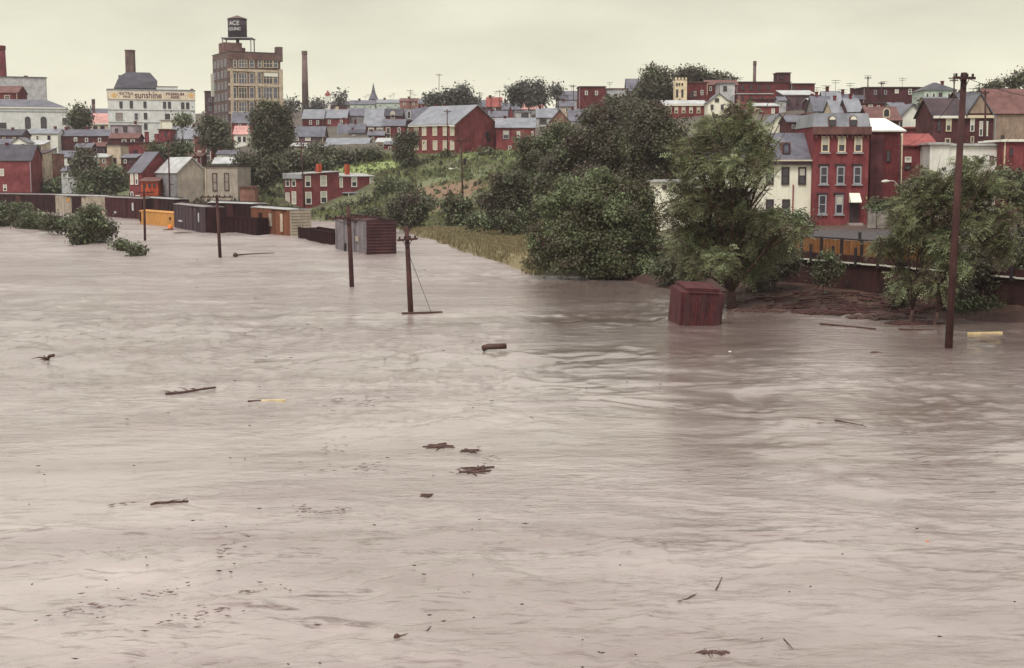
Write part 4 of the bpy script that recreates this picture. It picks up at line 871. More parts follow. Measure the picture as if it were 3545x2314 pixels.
for px in (2880, 2953):
    q = b.loc(px, 440); d = part('dormer', MB().prism([(q.x - .42, b.hh + .03), (q.x + .42, b.hh + .03), (q.x + .42, b.hh + .85)] + [(q.x + .42 * math.cos(a), b.hh + .85 + .42 * math.sin(a)) for a in (math.pi * k / 8 for k in range(1, 8))] + [(q.x - .42, b.hh + .85)], 'y', -.2, 1.6), 'roof_brown', b.root)
    part('fanlight', MB().prism([(q.x + .34 * math.cos(a), b.hh + .80 + .38 * math.sin(a)) for a in (math.pi * k / 8 for k in range(9))], 'y', -.26, -.203), 'white_warm', d)
    part('pane', MB().box(q.x - .32, q.x + .32, -.24, -.203, b.hh + .12, b.hh + .78), 'glass', d)
q = b.loc(2955, 770); q2 = b.loc(2955, 700)
part('door', MB().box(q.x - .55, q.x + .55, -.1, -.003, q.z, q2.z), 'trim_dark', b.root)
q = b.loc(2957, 698); q2 = b.loc(2957, 669); part('awning', MB().prism([(-.003, q2.z), (-1.1, q.z), (-1.1, q.z - .12), (-.003, q.z - .12)], 'x', q.x - .6, q.x + .6), 'white_warm', b.root)
part('steps', MB().box(b.loc(2955, 780).x - .8, b.loc(2955, 780).x + .8, -1.2, -.003, 0, .45).box(b.loc(2955, 780).x - .8, b.loc(2955, 780).x + .8, -1.7, -1.202, 0, .25), 'concrete', b.root)
# white house
b = B('white rendered house with grey slate roof left of the red townhouse', (2638, 158.8), (2812, 158.8), drop=.2)
b.body(b.h(560), 9, 'white_warm', 'gx', b.h(466, None, 4.5) - b.h(560), 'slate', .25)
b.win([(2718, 580, 640, 26, 'D', 'g'), (2776, 580, 640, 26, 'D', 'h'), (2720, 690, 745, 26, 'D', 'g'), (2664, 580, 640, 26, 'D', 'g'), (2664, 690, 745, 26, 'D', 'g')])
b.band('cornice', -b.w / 2, b.w / 2, b.hh - .35, b.hh + .02, 'trim_dark', -.4, -.003); b.band('gutter', -b.w / 2 - .2, b.w / 2 + .05, b.hh + .05, b.hh + .2, 'trim_cream', -.5, -.402)
part('rust_pipe', MB().box(b.loc(2747, 600).x - .07, b.loc(2747, 600).x + .07, -.12, -.003, b.h(735), b.h(640)), 'roof_red', b.root)
q = b.loc(2727, 540); part('dormer', MB().box(q.x - .5, q.x + .5, .9, 3.2, b.hh + .7, b.hh + 2.2), 'roof_brown', b.root)
add_window(b.root, (q.x, .9, b.hh + .85), 0, .8, 1.3, 'D', 'u', True)
H('pale house hidden behind the tall feathery tree', 2400, 2636, 560, 166, 'white', ('gx', 470, 'slate'), 9, win=grid([2430, 2480, 2530, 2590], [(575, 620), (665, 715)], 22, 'D', 'g'))
H('low white shed glimpsed between the dark trees', 2262, 2396, 632, 158, 'white_warm', ('flat', 'tin'), 5, name='shed', cat='shed', win=[(2300, 640, 656, 16, 'D'), (2360, 640, 656, 16, 'D')])
# street furniture and the river wall
b = B('low grey garden wall beside the red townhouse', (3012, 150), (3150, 150), 'wall', 'garden_wall'); b.body(b.h(728, None), .5, 'concrete', 'flat', 0, 'concrete', .05)

def polyline_strip(name, pts, half, z, m, kind='structure'):
    v, f = [], []
    for i, p in enumerate(pts):
        v += [(p[0], p[1] - half[i][0], z[i]), (p[0], p[1] + half[i][1], z[i])]
        if i: k = 2 * i; f.append((k - 2, k, k + 1, k - 1))
    me = bpy.data.meshes.new(name); me.from_pydata(v, [], f); me.materials.append(M(m)); o = obj(name, me); o['kind'] = kind; return o
pp = list(range(2540, 3900, 40))
polyline_strip('road', [(PX(p, wall_y(p) + 8), wall_y(p) + 8) for p in pp], [(3.5, 14)] * len(pp), [3.64 + .12 * math.sin(p / 300) + .24 for p in pp], 'asphalt')
wt = thing('retaining_wall', 'dark maroon river wall carrying the road behind the right trees', 'wall', (PX(3050, wall_y(3050)), wall_y(3050), 0))
O = wt.location
def wpt(p, back=0.0): y = wall_y(p) + back; return Vector((PX(p, y), y, 0)) - O
TOPZ = lambda p: float(np.interp(p, [2540, 3545, 3900], [3.45, 3.05, 2.95]))
segs = [(p, p + 90) for p in range(2540, 3800, 90)]
for p, q in segs:
    a0, a1, b0, b1 = wpt(p), wpt(q - 1), wpt(p, 2.2), wpt(q - 1, 2.2); zt = TOPZ(p) + .1
    part('wall_section', MB().add([(a0.x, a0.y, -1), (a1.x, a1.y, -1), (b1.x, b1.y, -1), (b0.x, b0.y, -1), (a0.x, a0.y, zt), (a1.x, a1.y, zt), (b1.x, b1.y, zt), (b0.x, b0.y, zt)],
         [(0, 1, 5, 4), (1, 2, 6, 5), (2, 3, 7, 6), (3, 0, 4, 7), (4, 5, 6, 7), (3, 2, 1, 0)]), 'wall_maroon', wt)
    a0, a1, b0, b1 = wpt(p, -.3), wpt(q, -.3), wpt(p, -.02), wpt(q, -.02)
    for nm, z0, z1, m in (('ledge', zt - .55, zt - .43, 'metal_pale'), ('girder', zt - .43, zt + .1, 'wall_maroon')):
        e = -.05 if nm == 'ledge' else 0
        part(nm, MB().add([(a0.x, a0.y + e, z0), (a1.x, a1.y + e, z0), (b1.x, b1.y, z0), (b0.x, b0.y, z0), (a0.x, a0.y + e, z1), (a1.x, a1.y + e, z1), (b1.x, b1.y, z1), (b0.x, b0.y, z1)],
             [(0, 1, 5, 4), (1, 2, 6, 5), (2, 3, 7, 6), (3, 0, 4, 7), (4, 5, 6, 7), (3, 2, 1, 0)]), m, wt)
for p in range(2580, 3560, 78):
    a = wpt(p, -.4); zt = TOPZ(p) + .1; part('post', MB().box(a.x - .09, a.x + .09, a.y - .09, a.y + .09, zt - .7, zt + .75), 'iron', wt)
bt = thing('road_barrier', 'long yellow panelled barrier with dark posts along the road edge', 'barrier', (PX(2960, wall_y(2960) + 1.3), wall_y(2960) + 1.3, 0)); O2 = bt.location
def bpt(p): y = wall_y(p) + 1.3; return Vector((PX(p, y), y, 0)) - O2
zb = lambda p: TOPZ(p) + .12
pr = list(range(2640, 3340, 14))
for i, (p, q) in enumerate(zip(pr[:-1], pr[1:])):
    a, c = bpt(p + .7), bpt(q - .7); h = 1.12 + (.03 if i % 3 else 0)
    part('panel', MB().add([(a.x, a.y, zb(p)), (c.x, c.y, zb(q)), (c.x, c.y + .12, zb(q)), (a.x, a.y + .12, zb(p)), (a.x, a.y, zb(p) + h), (c.x, c.y, zb(q) + h), (c.x, c.y + .12, zb(q) + h), (a.x, a.y + .12, zb(p) + h)],
         [(0, 1, 5, 4), (1, 2, 6, 5), (2, 3, 7, 6), (3, 0, 4, 7), (4, 5, 6, 7), (3, 2, 1, 0)]), 'barrier_yellow', bt)
for p in pr[::5]:
    a = bpt(p); part('post', MB().box(a.x - .11, a.x + .11, a.y - .16, a.y - .003, zb(p) - .1, zb(p) + 1.3), 'iron', bt)
for p, q in zip(pr[:-5:5], pr[5::5]):
    a, c = bpt(p), bpt(q); part('rail', MB().tube([(a.x, a.y + .05, zb(p) + 1.24), (c.x, c.y + .05, zb(q) + 1.24)], .07, 6), 'iron', bt)
x = PX(2983, 122); t = thing('bollard', 'short dark bollard on the wet road above the barrier', 'bollard', (x, 122, 3.8)); part('post', MB().lathe([(.14, 0), (.14, .6), (.18, .62), (.12, .8)], 10), 'iron', t)

# ------------------------------------------------------------------ poles
def pole(label, px, yb, yt, Y=None, arms=(), r=.17, lean=0.0, lamp=None, extra=None, cat='utility pole', name='utility_pole'):
    """arms: (row, column from, column to, row tilt)"""
    if Y is None: p = WP(px, yb); Y = p.y; z0 = -2.0
    else: z0 = ground(PX(px, Y), Y) - 1
    x = P(px, yb, Y).x; t = thing(name, label, cat, (x, Y, z0)); top = P(px - lean, yt, Y); dx = top.x - x
    h = top.z - z0; f = lambda z: dx * (z - (P(px, yb, Y).z - z0)) / (h - (P(px, yb, Y).z - z0))
    part('shaft', MB().tube([(f(0), 0, 0), (f(h * .5), 0, h * .5), (f(h), 0, h)], [r * 1.1, r, r * .8], 9), 'wood_pole', t, True)
    for ya, p0, p1, tl in arms:
        a, c = P(p0, ya + tl, Y - .3), P(p1, ya - tl, Y - .3)
        a0 = Vector((a.x - x, -.25, a.z - z0)); c0 = Vector((c.x - x, -.25, c.z - z0)); u = Vector((0, 0, .075))
        part('crossarm', MB().add([a0 - u + Vector((0, -.06, 0)), c0 - u + Vector((0, -.06, 0)), c0 - u + Vector((0, .06, 0)), a0 - u + Vector((0, .06, 0)), a0 + u + Vector((0, -.06, 0)), c0 + u + Vector((0, -.06, 0)), c0 + u + Vector((0, .06, 0)), a0 + u + Vector((0, .06, 0))],
             [(0, 1, 5, 4), (1, 2, 6, 5), (2, 3, 7, 6), (3, 0, 4, 7), (4, 5, 6, 7), (3, 2, 1, 0)]), 'wood_pole', t)
        n = max(4, int((c0 - a0).length / .55))
        for i in range(n):
            q = a0.lerp(c0, (i + .5) / n); part('insulator', MB().lathe([(.04, q.z + .076), (.075, q.z + .12), (.06, q.z + .24)], 7, (q.x, q.y)), 'iron', t)
        m = a0.lerp(c0, .5)
        for s in (-1, 1):
            e = m + (c0 - a0) * .22 * s; part('brace', MB().tube([(f(m.z - .6), -.2, m.z - .6), (e.x, -.25, e.z - .05)], .025, 4), 'iron', t)
    if lamp:
        lx, ly, ly0 = lamp; a = P(px, ly0, Y); c = P(lx, ly, Y); s = math.copysign(1, c.x - a.x)
        p0 = Vector((a.x - x, 0, a.z - z0)); p1 = Vector((c.x - x, -.3, c.z - z0)); mid = p0.lerp(p1, .5) + Vector((0, 0, .25 * abs(p1.x - p0.x)))
        part('lamp_arm', MB().tube([p0, p0.lerp(mid, .6) + Vector((0, 0, .12)), mid, p1], .045, 6), 'metal_pale', t)
        part('lamp_head', MB().tube([p1 + Vector((-s * .35, 0, 0)), p1, p1 + Vector((s * .3, 0, -.03)), p1 + Vector((s * .55, 0, -.04))], [.08, .17, .16, .05], 8), 'metal_pale', t)
    if extra: extra(t, x, Y, z0, f)
    return t
pole('utility pole in the water beside the yellow railcar', 502, 832, 640, None, [(668, 474, 532, 1)], .17, 4)
pole('utility pole in the water in front of the dark boxcar', 762, 892, 676, None, [(683, 692, 806, 0)], .19, 12)
def boxes(t, x, Y, z0, f):
    for y in (850, 862):
        q = P(1205, y, Y); part('junction_box', MB().box(q.x - x - .3, q.x - x - .12, -.35, -.1, q.z - z0 - .2, q.z - z0 + .2), 'iron', t)
pole('utility pole with tilted crossarm standing before the grey boxcar', 1218, 994, 714, None, [(757, 1136, 1204, 1), (753, 1206, 1276, 1)], .2, 12, extra=boxes)
pole('shorter utility pole with guy wire rising from a drifted plank', 1422, 1085, 782, None, [(830, 1374, 1446, 3)], .19, 15)
pole('leaning big utility pole in the flood at the right', 3284, 1206, 252, None, [(270, 3302, 3378, -1)], .205, -54)
pole('thin utility pole on the boxcar yard behind the bushes', 312, 745, 655, 322, [(672, 300, 326, 0)], .11, 2)
pole('tall thin pole before the tan barn roof', 588, 690, 478, 284, [(486, 572, 600, 0)], .16, 6)
pole('tall thin pole before the red house with tin roof', 1054, 720, 490, 284, [(500, 1028, 1056, 0)], .14, 12)
def trafo(t, x, Y, z0, f):
    q = P(1607, 560, Y); part('transformer', MB().lathe([(.26, q.z - z0 - .6), (.28, q.z - z0 - .5), (.28, q.z - z0 + .5), (.2, q.z - z0 + .58)], 12, (q.x - x + .1, -.05)), 'iron', t)
pole('pole with street lamp and transformer on the grassy slope', 1602, 696, 478, 246, [(489, 1564, 1634, 0)], .16, 6, lamp=(1563, 585, 598), extra=trafo)
pole('slim pole in front of the rowhouse corner', 1549, 542, 378, 318, [(386, 1536, 1562, 0)], .13, 1)
pole('street lamp pole with pale curved arm by the maroon wall', 3112, 765, 470, 150, [], .12, -6, lamp=(3066, 628, 648))
pole('double armed pole above the dark house on the right hill', 3303, 420, 255, 250, [(272, 3284, 3322, 0), (280, 3288, 3318, 0)], .14, 0)
pole('dark pole at the tan gabled house', 3411, 500, 312, 200, [(322, 3396, 3426, 0)], .15, 0)
for px, y0, y1, Y, lb in [(1520, 360, 255, 560, 'tall thin aerial mast over the middle treetops'), (1730, 330, 312, 520, 'short pole at the red roof on the skyline'), (1985, 330, 294, 470, 'pole on the skyline left of the brown block'),
                          (2400, 290, 262, 440, 'short pole beside the flat topped tree'), (2548, 300, 268, 430, 'skyline pole left of the thin factory stack'), (3005, 310, 266, 340, 'skyline pole over the long dark block, left one'), (3052, 310, 284, 345, 'stubby skyline pole over the long dark block'),
                          (1660, 340, 318, 540, 'pole in the skyline gap left of the red roof'), (1420, 350, 310, 600, 'skyline pole right of the church steeple'), (1700, 400, 330, 430, 'dark pole before the red skyline roof')]:
    pole(lb, px, y0, y1, Y, [(y1 + 5, px - 12, px + 12, 0)], .13)
# guy wire and plank at the shorter pole
p0, p1 = P(1452, 928, WP(1422, 1085).y), WP(1492, 1080)
o = obj('guy_wire', MB().tube([p0 + Vector((-.9, 0, 1.4)), p1], .018, 4).mesh('guy_wire', 'iron')); tag(o, 'thin guy wire slanting from the shorter pole to the water', 'wire')

# ------------------------------------------------------------------ railcars
def railcar(label, A, Bp, dep, h, m_side, m_end, door=None, ribs=0, side_ribs=0, roof='car_roof', marks=(), sink=-.8, walk=True, gondola=False, rib_m=None, lad=True, name='boxcar', cat='boxcar'):
    a = Vector((PX(A[0], A[1]), A[1], 0)); c = Vector((PX(Bp[0], Bp[1]), Bp[1], 0)); d = c - a; L = d.length
    t = thing(name, label, cat, ((a.x + c.x) / 2, (a.y + c.y) / 2, 0), math.atan2(d.y, d.x)); x = L / 2
    if gondola:
        w = .12
        part('body', MB().box(-x, x, 0, w, sink, h).box(-x, x, dep - w, dep, sink, h).box(-x, -x + w, w, dep - w, sink, h).box(x - w, x, w, dep - w, sink, h).box(-x + w, x - w, w, dep - w, sink, .5), m_side, t)
        part('top_rail', MB().box(-x - .05, x + .05, -.08, .16, h, h + .12).box(-x - .05, x + .05, dep - .16, dep + .08, h, h + .12).box(x - .14, x + .07, .162, dep - .162, h, h + .12), m_end, t)
        n = int(L / 1.2)
        for i in range(n + 1):
            xx = -x + .1 + i * (L - .2) / n; part('side_post', MB().box(xx - .06, xx + .06, -.1, -.002, sink, h - .01), m_end, t)
        for i in range(4):
            yy = .2 + i * (dep - .4) / 3; part('end_post', MB().box(x + .002, x + .09, yy - .07, yy + .07, sink, h - .01), m_end, t)
        return t
    part('body', MB().box(-x, x, 0, dep, sink, h), m_side, t)
    part('end_wall', MB().box(x + .002, x + .06, .03, dep - .03, sink, h - .05), m_end, t)
    part('roof', MB().prism([(-.09, h + .004), (dep + .09, h + .004), (dep + .09, h + .08), (dep / 2, h + .3), (-.09, h + .08)], 'x', -x - .08, x + .1), roof, t)
    if walk: part('running_board', MB().box(-x + .2, x + .3, dep / 2 - .35, dep / 2 + .35, h + .36, h + .42), 'boxcar_dark', t)
    n = 10
    for i in range(n): xx = -x + (i + .5) * L / n; part('roof_seam', MB().slab([(xx - .04, -.05, h + .09), (xx + .04, -.05, h + .09), (xx + .04, dep / 2 - .36, h + .30), (xx - .04, dep / 2 - .36, h + .30)], .03), roof, t)
    for i in range(ribs):
        z = .1 + (i + .5) * (h - .3) / ribs; part('end_corrugation', MB().tube([(x + .06, .12, z), (x + .06, dep - .12, z)], .075, 6), rib_m or m_end, t)
    for i in range(side_ribs):
        xx = -x + (i + .5) * L / side_ribs; part('side_post', MB().box(xx - .05, xx + .05, -.07, -.002, sink, h - .06), m_side, t)
    if door:
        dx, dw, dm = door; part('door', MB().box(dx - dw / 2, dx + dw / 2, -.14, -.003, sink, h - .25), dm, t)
        part('door_track', MB().box(dx - dw * 1.05, dx + dw * 1.05, -.18, -.004, h - .24, h - .14), 'boxcar_dark', t)
        part('door_bar', MB().box(dx - dw * .5 + .08, dx - dw * .5 + .16, -.2, -.142, .1, h - .4), 'iron', t)
    for xx, w, z0, z1, mm in marks: part('placard', MB().box(xx - w / 2, xx + w / 2, -.17, -.072, z0, z1), mm, t)
    if lad:
        for i in range(8): part('ladder_rung', MB().box(x - .65, x - .2, -.12, -.075, .2 + i * .48, .24 + i * .48), 'iron', t)
    return t
railcar('dark maroon boxcar at the far left above the waterside bushes', (-60, 347), (185, 331), 3, 4.15, 'boxcar_dark', 'boxcar_maroon', (0, 2.2, 'boxcar_maroon'), 0, 10)
railcar('pale tan boxcar with its wide doorway standing dark and open', (188, 328), (358, 312), 3, 4.15, 'boxcar_tan', 'boxcar_tan', (-1.2, 4.4, 'boxcar_dark'), 0, 8, marks=[(-5.0, 1.2, 2.7, 3.5, 'car_yellow')], roof='tin')  # dark door slab painted as the shaded inside of the open doorway
railcar('maroon boxcar with small white placard left of the yellow railcar', (360, 301), (487, 283), 3, 4.2, 'boxcar_maroon', 'boxcar_dark', (1, 2.2, 'boxcar_maroon'), 0, 9, marks=[(6.2, .9, 1.7, 3.3, 'letter_pale'), (-4.5, 1.1, .9, 1.3, 'letter_pale')])
railcar('dark maroon boxcar showing over the yellow railcar', (484, 290), (600, 270), 3, 4.35, 'boxcar_dark', 'boxcar_dark', (0, 2.2, 'boxcar_maroon'), 0, 9, roof='tin')
railcar('bright yellow railcar half drowned in the yard', (478, 262), (596, 246), 2.6, 2.35, 'car_yellow', 'car_yellow', None, 0, 0, roof='car_yellow', walk=False, lad=False, name='railcar', cat='railcar', marks=[(-8.7, .5, .4, 2.2, 'boxcar_dark'), (8.0, .6, 1.2, 1.7, 'boxcar_maroon')])
railcar('purplish boxcar with white door mark right of the yellow railcar', (598, 243), (706, 222), 3.1, 4.1, 'boxcar_purple', 'boxcar_dark', (5.0, 2.6, 'boxcar_purple'), 0, 9, marks=[(7.6, .55, 1.6, 3.1, 'letter_pale'), (-6, 2.6, 1.2, 1.5, 'letter_pale')])
railcar('dark maroon boxcar behind the second pole', (718, 246), (872, 235), 3, 4.3, 'boxcar_dark', 'boxcar_maroon', (0, 2.4, 'boxcar_maroon'), 0, 9, roof='tin', marks=[(6.2, 1.4, 1.3, 1.7, 'car_yellow')])
railcar('low black gondola car in front of the dark boxcar', (728, 226), (886, 217.5), 2.2, 2.4, 'boxcar_dark', 'boxcar_dark', gondola=True, name='gondola_car', cat='gondola')
railcar('orange boxcar with white placard and ribbed tan end', (866, 227.5), (1000, 212), 3.5, 3.95, 'boxcar_orange', 'boxcar_tan', (4.2, 3.2, 'boxcar_orange'), 8, 8, marks=[(5.6, 1.05, .5, 3.3, 'cream'), (-4.2, 1.2, 2.2, 3.2, 'boxcar_dark'), (.6, 1.2, 1.2, 3.2, 'boxcar_tan')], roof='tin', rib_m='boxcar_tan')
railcar('black open gondola car between orange and grey boxcars', (1030, 205), (1146, 187.5), 3.0, 1.55, 'boxcar_dark', 'boxcar_dark', gondola=True, name='gondola_car', cat='gondola')
railcar('grey boxcar with dark ribbed maroon end, nearest of the train', (1157, 178.5), (1265, 165), 3.75, 4.0, 'boxcar_grey', 'boxcar_end', (1.0, 2.6, 'boxcar_grey'), 10, 8, marks=[(3.6, 1.3, 1.4, 2.0, 'boxcar_tan')], roof='boxcar_end')
# rusty box hull in the water before the tall tree
import bmesh
q = WP(2428, 1126); t = thing('sunken_box', 'maroon rusty boxcar end standing alone in the flood before the tall tree', 'boxcar', (q.x, q.y, 0), R(7)); t.rotation_euler = (R(5), R(3), R(8))
bm = bmesh.new(); bmesh.ops.create_cube(bm, size=1, matrix=Matrix.Translation((0, 1.7, .66)) @ Matrix.Diagonal((2.85, 3.4, 3.4, 1)))
bmesh.ops.bevel(bm, geom=list(bm.edges), offset=.3, segments=5, affect='EDGES'); me = bpy.data.meshes.new('hull'); bm.to_mesh(me); bm.free(); me.materials.append(M('rust')); obj('hull', me, t)
for i in range(7):
    x = -1.05 + i * .35; part('plank', MB().box(x - .165, x + .165, -.035 - .012 * (i % 2), .01, -.6, 2.0 - .09 * ((i * 5) % 3)), 'rust' if i % 3 else 'boxcar_end', t)
part('top_beam', MB().box(-1.05, 1.0, -.06, .02, 2.06, 2.13), 'boxcar_maroon', t)
for i in range(3): part('stake', MB().box(-.5 + i * .5, -.42 + i * .5, -.075, -.048, -.5, 1.5 - .6 * (i % 2)), 'brick_maroon', t)

# ------------------------------------------------------------------ small back buildings filling the town
for p0, p1, y, Y, m, rt, yr, rm, lb in [
 (-40, 40, 500, 380, 'brick_maroon', 'gx', 484, 'slate', 'maroon back house with slate roof above the big red house'),
 (46, 96, 494, 372, 'white', 'gy', 478, 'slate', 'small white gable just above the big red house'),
 (150, 176, 520, 392, 'grey_light', 'shed', 512, 'tin', 'narrow grey lean-to beside the cream house with three windows'),
 (262, 318, 512, 396, 'brick_maroon', 'gx', 498, 'slate', 'maroon back house under the dark brick block'),
 (318, 366, 508, 400, 'brick_purple', 'gx', 494, 'roof_brown', 'purple back house under the dark brick block, right one'),
 (270, 322, 556, 356, 'white', 'shed', 546, 'tin', 'white lean-to row left of the low pink house'),
 (420, 470, 548, 356, 'brick_dark', 'shed', 536, 'slate', 'dark lean-to at the broad red brick house'),
 (575, 640, 508, 392, 'grey_light', 'shed', 497, 'tin', 'grey lean-to with tin roof above the tan barn'),
 (640, 700, 542, 366, 'brick_maroon', 'shed', 531, 'roof_brown', 'maroon lean-to right above the tan barn ridge'),
 (752, 820, 536, 362, 'white', 'gx', 522, 'slate', 'white cottage under the dark tree at the cream pier'),
 (1008, 1060, 508, 372, 'brick_red', 'shed', 498, 'tin', 'small red lean-to below the lilac roofed house'),
 (1062, 1126, 516, 366, 'cream', 'shed', 505, 'slate_light', 'cream lean-to below the lilac roofed house'),
 (1210, 1262, 462, 418, 'grey_wall', 'gx', 450, 'slate_dark', 'grey back house with dark roof under the three chimney stacks'),
 (1276, 1330, 470, 396, 'brick_maroon', 'gx', 457, 'slate', 'maroon back house left of the pale side strip house'),
 (1330, 1400, 502, 352, 'brick_red', 'shed', 492, 'slate', 'red lean-to against the left end of the rowhouse'),
 (1220, 1275, 395, 520, 'brick_maroon', 'gx', 383, 'slate_dark', 'maroon back house below the pale green skyline house'),
 (1455, 1520, 388, 440, 'brick_dark', 'gx', 372, 'slate_dark', 'dark roofed house under the long treetops, left'),
 (1530, 1600, 386, 446, 'brick_maroon', 'gx', 370, 'slate', 'maroon roofed house under the long treetops, right'),
 (1770, 1830, 352, 560, 'brick_maroon', 'gx', 341, 'slate', 'maroon skyline house left of the pink roof'),
 (1880, 1935, 392, 430, 'brick_dark', 'gx', 378, 'slate_dark', 'dark house below the small round skyline tree'),
 (2000, 2060, 392, 396, 'brick_maroon', 'gx', 379, 'slate', 'maroon house in front of the brown brick block'),
 (2820, 2900, 352, 350, 'brick_dark', 'gx', 338, 'slate_dark', 'dark slate house at the back of the roof jumble, left'),
 (2900, 2985, 346, 346, 'brick_maroon', 'gx', 332, 'slate_dark', 'dark slate house at the back of the roof jumble, right'),
 (3080, 3128, 372, 268, 'grey_light', 'gx', 358, 'slate', 'grey house at the left shoulder of the white pointed gable'),
 (3310, 3380, 340, 262, 'brick_dark', 'gx', 322, 'slate_dark', 'dark roofed house behind the tan gable'),
 (3290, 3345, 372, 238, 'grey_wall', 'gy', 344, 'slate', 'grey gable peeping out behind the dark roofed brick house')]:
    H(lb, p0, p1, y, Y, m, (rt, yr, rm), 6, win=[(p0 + (p1 - p0) * .28, y + 5, y + 18, 9, 'W', 'g'), (p0 + (p1 - p0) * .68, y + 5, y + 18, 9, 'D', 'b' if p0 % 3 else 'g')], chim=[] if rt in ('gy', 'shed') else [(p0 + 10, yr - 8, 7)], ant=[(p1 - 12, yr - 16)] if rt == 'gx' and y < 400 else [])
# sagging wires
def wires(label, a, b_, n=1, sag=.9):
    mb = MB()
    for i in range(n):
        o_ = Vector((.5 * i, 0, -.02 * i)); pts = []
        for k in range(13):
            t_ = k / 12; q = a.lerp(b_, t_) + o_; q.z -= sag * 4 * t_ * (1 - t_); pts.append(q - a)
        mb.tube(pts, .018, 4)
    ob = obj('wire', mb.mesh('wire', 'iron')); ob.location = a; tag(ob, label, 'wire')
wires('wires running off to the right from the big leaning pole', P(3340, 268, 78), P(3900, 330, 95), 1, .8)
wires('wires sagging left from the big leaning pole to the lamp pole', P(3330, 300, 78), P(3106, 500, 150), 1, 1.2)
wires('wires crossing between the slope lamp pole and the rowhouse corner pole', P(1600, 488, 246), P(1549, 388, 318), 1, .8)
# ------------------------------------------------------------------ trees and shrubs
def _unit(a): return a / np.maximum(np.linalg.norm(a, axis=1, keepdims=True), 1e-6)
def foliage(lobes, dens, leaf, clump_r, kind='leaf', droop=.25, wind=(0, 0, 0), gap=.42, wid=.5):
    """leaves spread through the crown: lobes are (centre, radii) ellipsoids; returns vertices, quads, tone per quad"""
    C0 = np.array([l[0] for l in lobes], float); R0 = np.array([l[1] for l in lobes], float)
    C, Rr = [], []
    for c0, r0 in zip(C0, R0):              # boughs: each mass breaks into many uneven sprays
        k = 13
        for d0 in _unit(rng.normal(size=(k, 3))):
            f = rng.uniform(.24, .46); C.append(c0 + d0 * r0 * rng.uniform(.55, 1.02) * (1 - f * .35)); Rr.append(r0 * f * np.array([1.15, 1, .85]))
        C.append(c0); Rr.append(r0 * .6)
    C = np.array(C); Rr = np.array(Rr); tone0 = np.clip(.46 + .24 * rng.normal(size=len(C)), .05, .98)
    area = 4 * np.pi * ((Rr[:, 0] * Rr[:, 1]) ** 1.6 / 3 + (Rr[:, 0] * Rr[:, 2]) ** 1.6 / 3 + (Rr[:, 1] * Rr[:, 2]) ** 1.6 / 3) ** (1 / 1.6)
    per = 10 if kind == 'leaf' else 1
    unit = leaf * leaf * wid * .5 if kind == 'leaf' else leaf * leaf * .33
    n = int(dens * .62 * area.sum() / unit / per) + 8
    li = rng.choice(len(C), n, p=area / area.sum())
    d = _unit(rng.normal(size=(n, 3))); rr = .3 + .8 * rng.random(n) ** .6
    c = C[li] + d * Rr[li] * rr[:, None]
    s = 1.0 / max(R0.mean() * .45, .3)
    keep = (vnoise(c[:, 0] * s + 31 + c[:, 1] * s * .5, c[:, 2] * s + 11) * .6 + vnoise(c[:, 0] * s * 2.3, c[:, 2] * s * 2.3 + c[:, 1] * s) * .4) > gap - .25 * rng.random(n)
    c, d = c[keep], d[keep]; n = len(c)
    ct = np.clip(tone0[li[keep]] + .09 * rng.normal(size=n), 0, 1)
    if kind == 'leaf':
        c = np.repeat(c, per, 0) + rng.normal(size=(n * per, 3)) * clump_r * .5; d = np.repeat(d, per, 0); ct = np.repeat(ct, per); n *= per
        nn = _unit(d * .75 + np.array([0, 0, .55]) + rng.normal(size=(n, 3)) * .5)
        a = _unit(np.cross(nn, rng.normal(size=(n, 3))) + np.array([0, 0, -droop]) + np.array(wind)); b = _unit(np.cross(a, nn))
        L = leaf * (.5 + 1.1 * rng.random(n) ** 1.6)[:, None]; w = L * wid
        v = np.stack([c - a * L / 2, c + b * w / 2 - a * L * .08, c + a * L / 2, c - b * w / 2 - a * L * .08], 1)
    else:                                   # feathery compound leaves: leaflets in pairs along a bending stalk
        a = _unit(d * .55 + rng.normal(size=(n, 3)) * .45 + np.array([0, 0, .1]) + np.array(wind)); b = _unit(np.cross(a, np.array([0, 0, 1.0]) + rng.normal(size=(n, 3)) * .35))
        L = leaf * (.7 + .6 * rng.random(n))[:, None]; vs = []
        for k in range(5):
            t = (k + .7) / 5; p = c + a * L * t + np.array([0, 0, -1.0]) * L * .45 * t * t
            for sgn in (-1, 1):
                q = _unit(b * sgn + a * .5 + np.array([0, 0, -.45]) + rng.normal(size=(n, 3)) * .12); l = L * .42 * (1 - .45 * abs(t - .4))
                u = _unit(a + np.array([0, 0, -.5 * t])) * L * .058
                vs.append(np.stack([p, p + q * l * .45 + u, p + q * l, p + q * l * .45 - u], 1))
        v = np.stack(vs, 1).reshape(-1, 4, 3); ct = np.repeat(ct, 10); n = len(v)
    tone = np.clip(ct + .10 * rng.normal(size=len(v)), 0, 1)
    return v.reshape(-1, 3), np.arange(len(v) * 4).reshape(-1, 4), tone

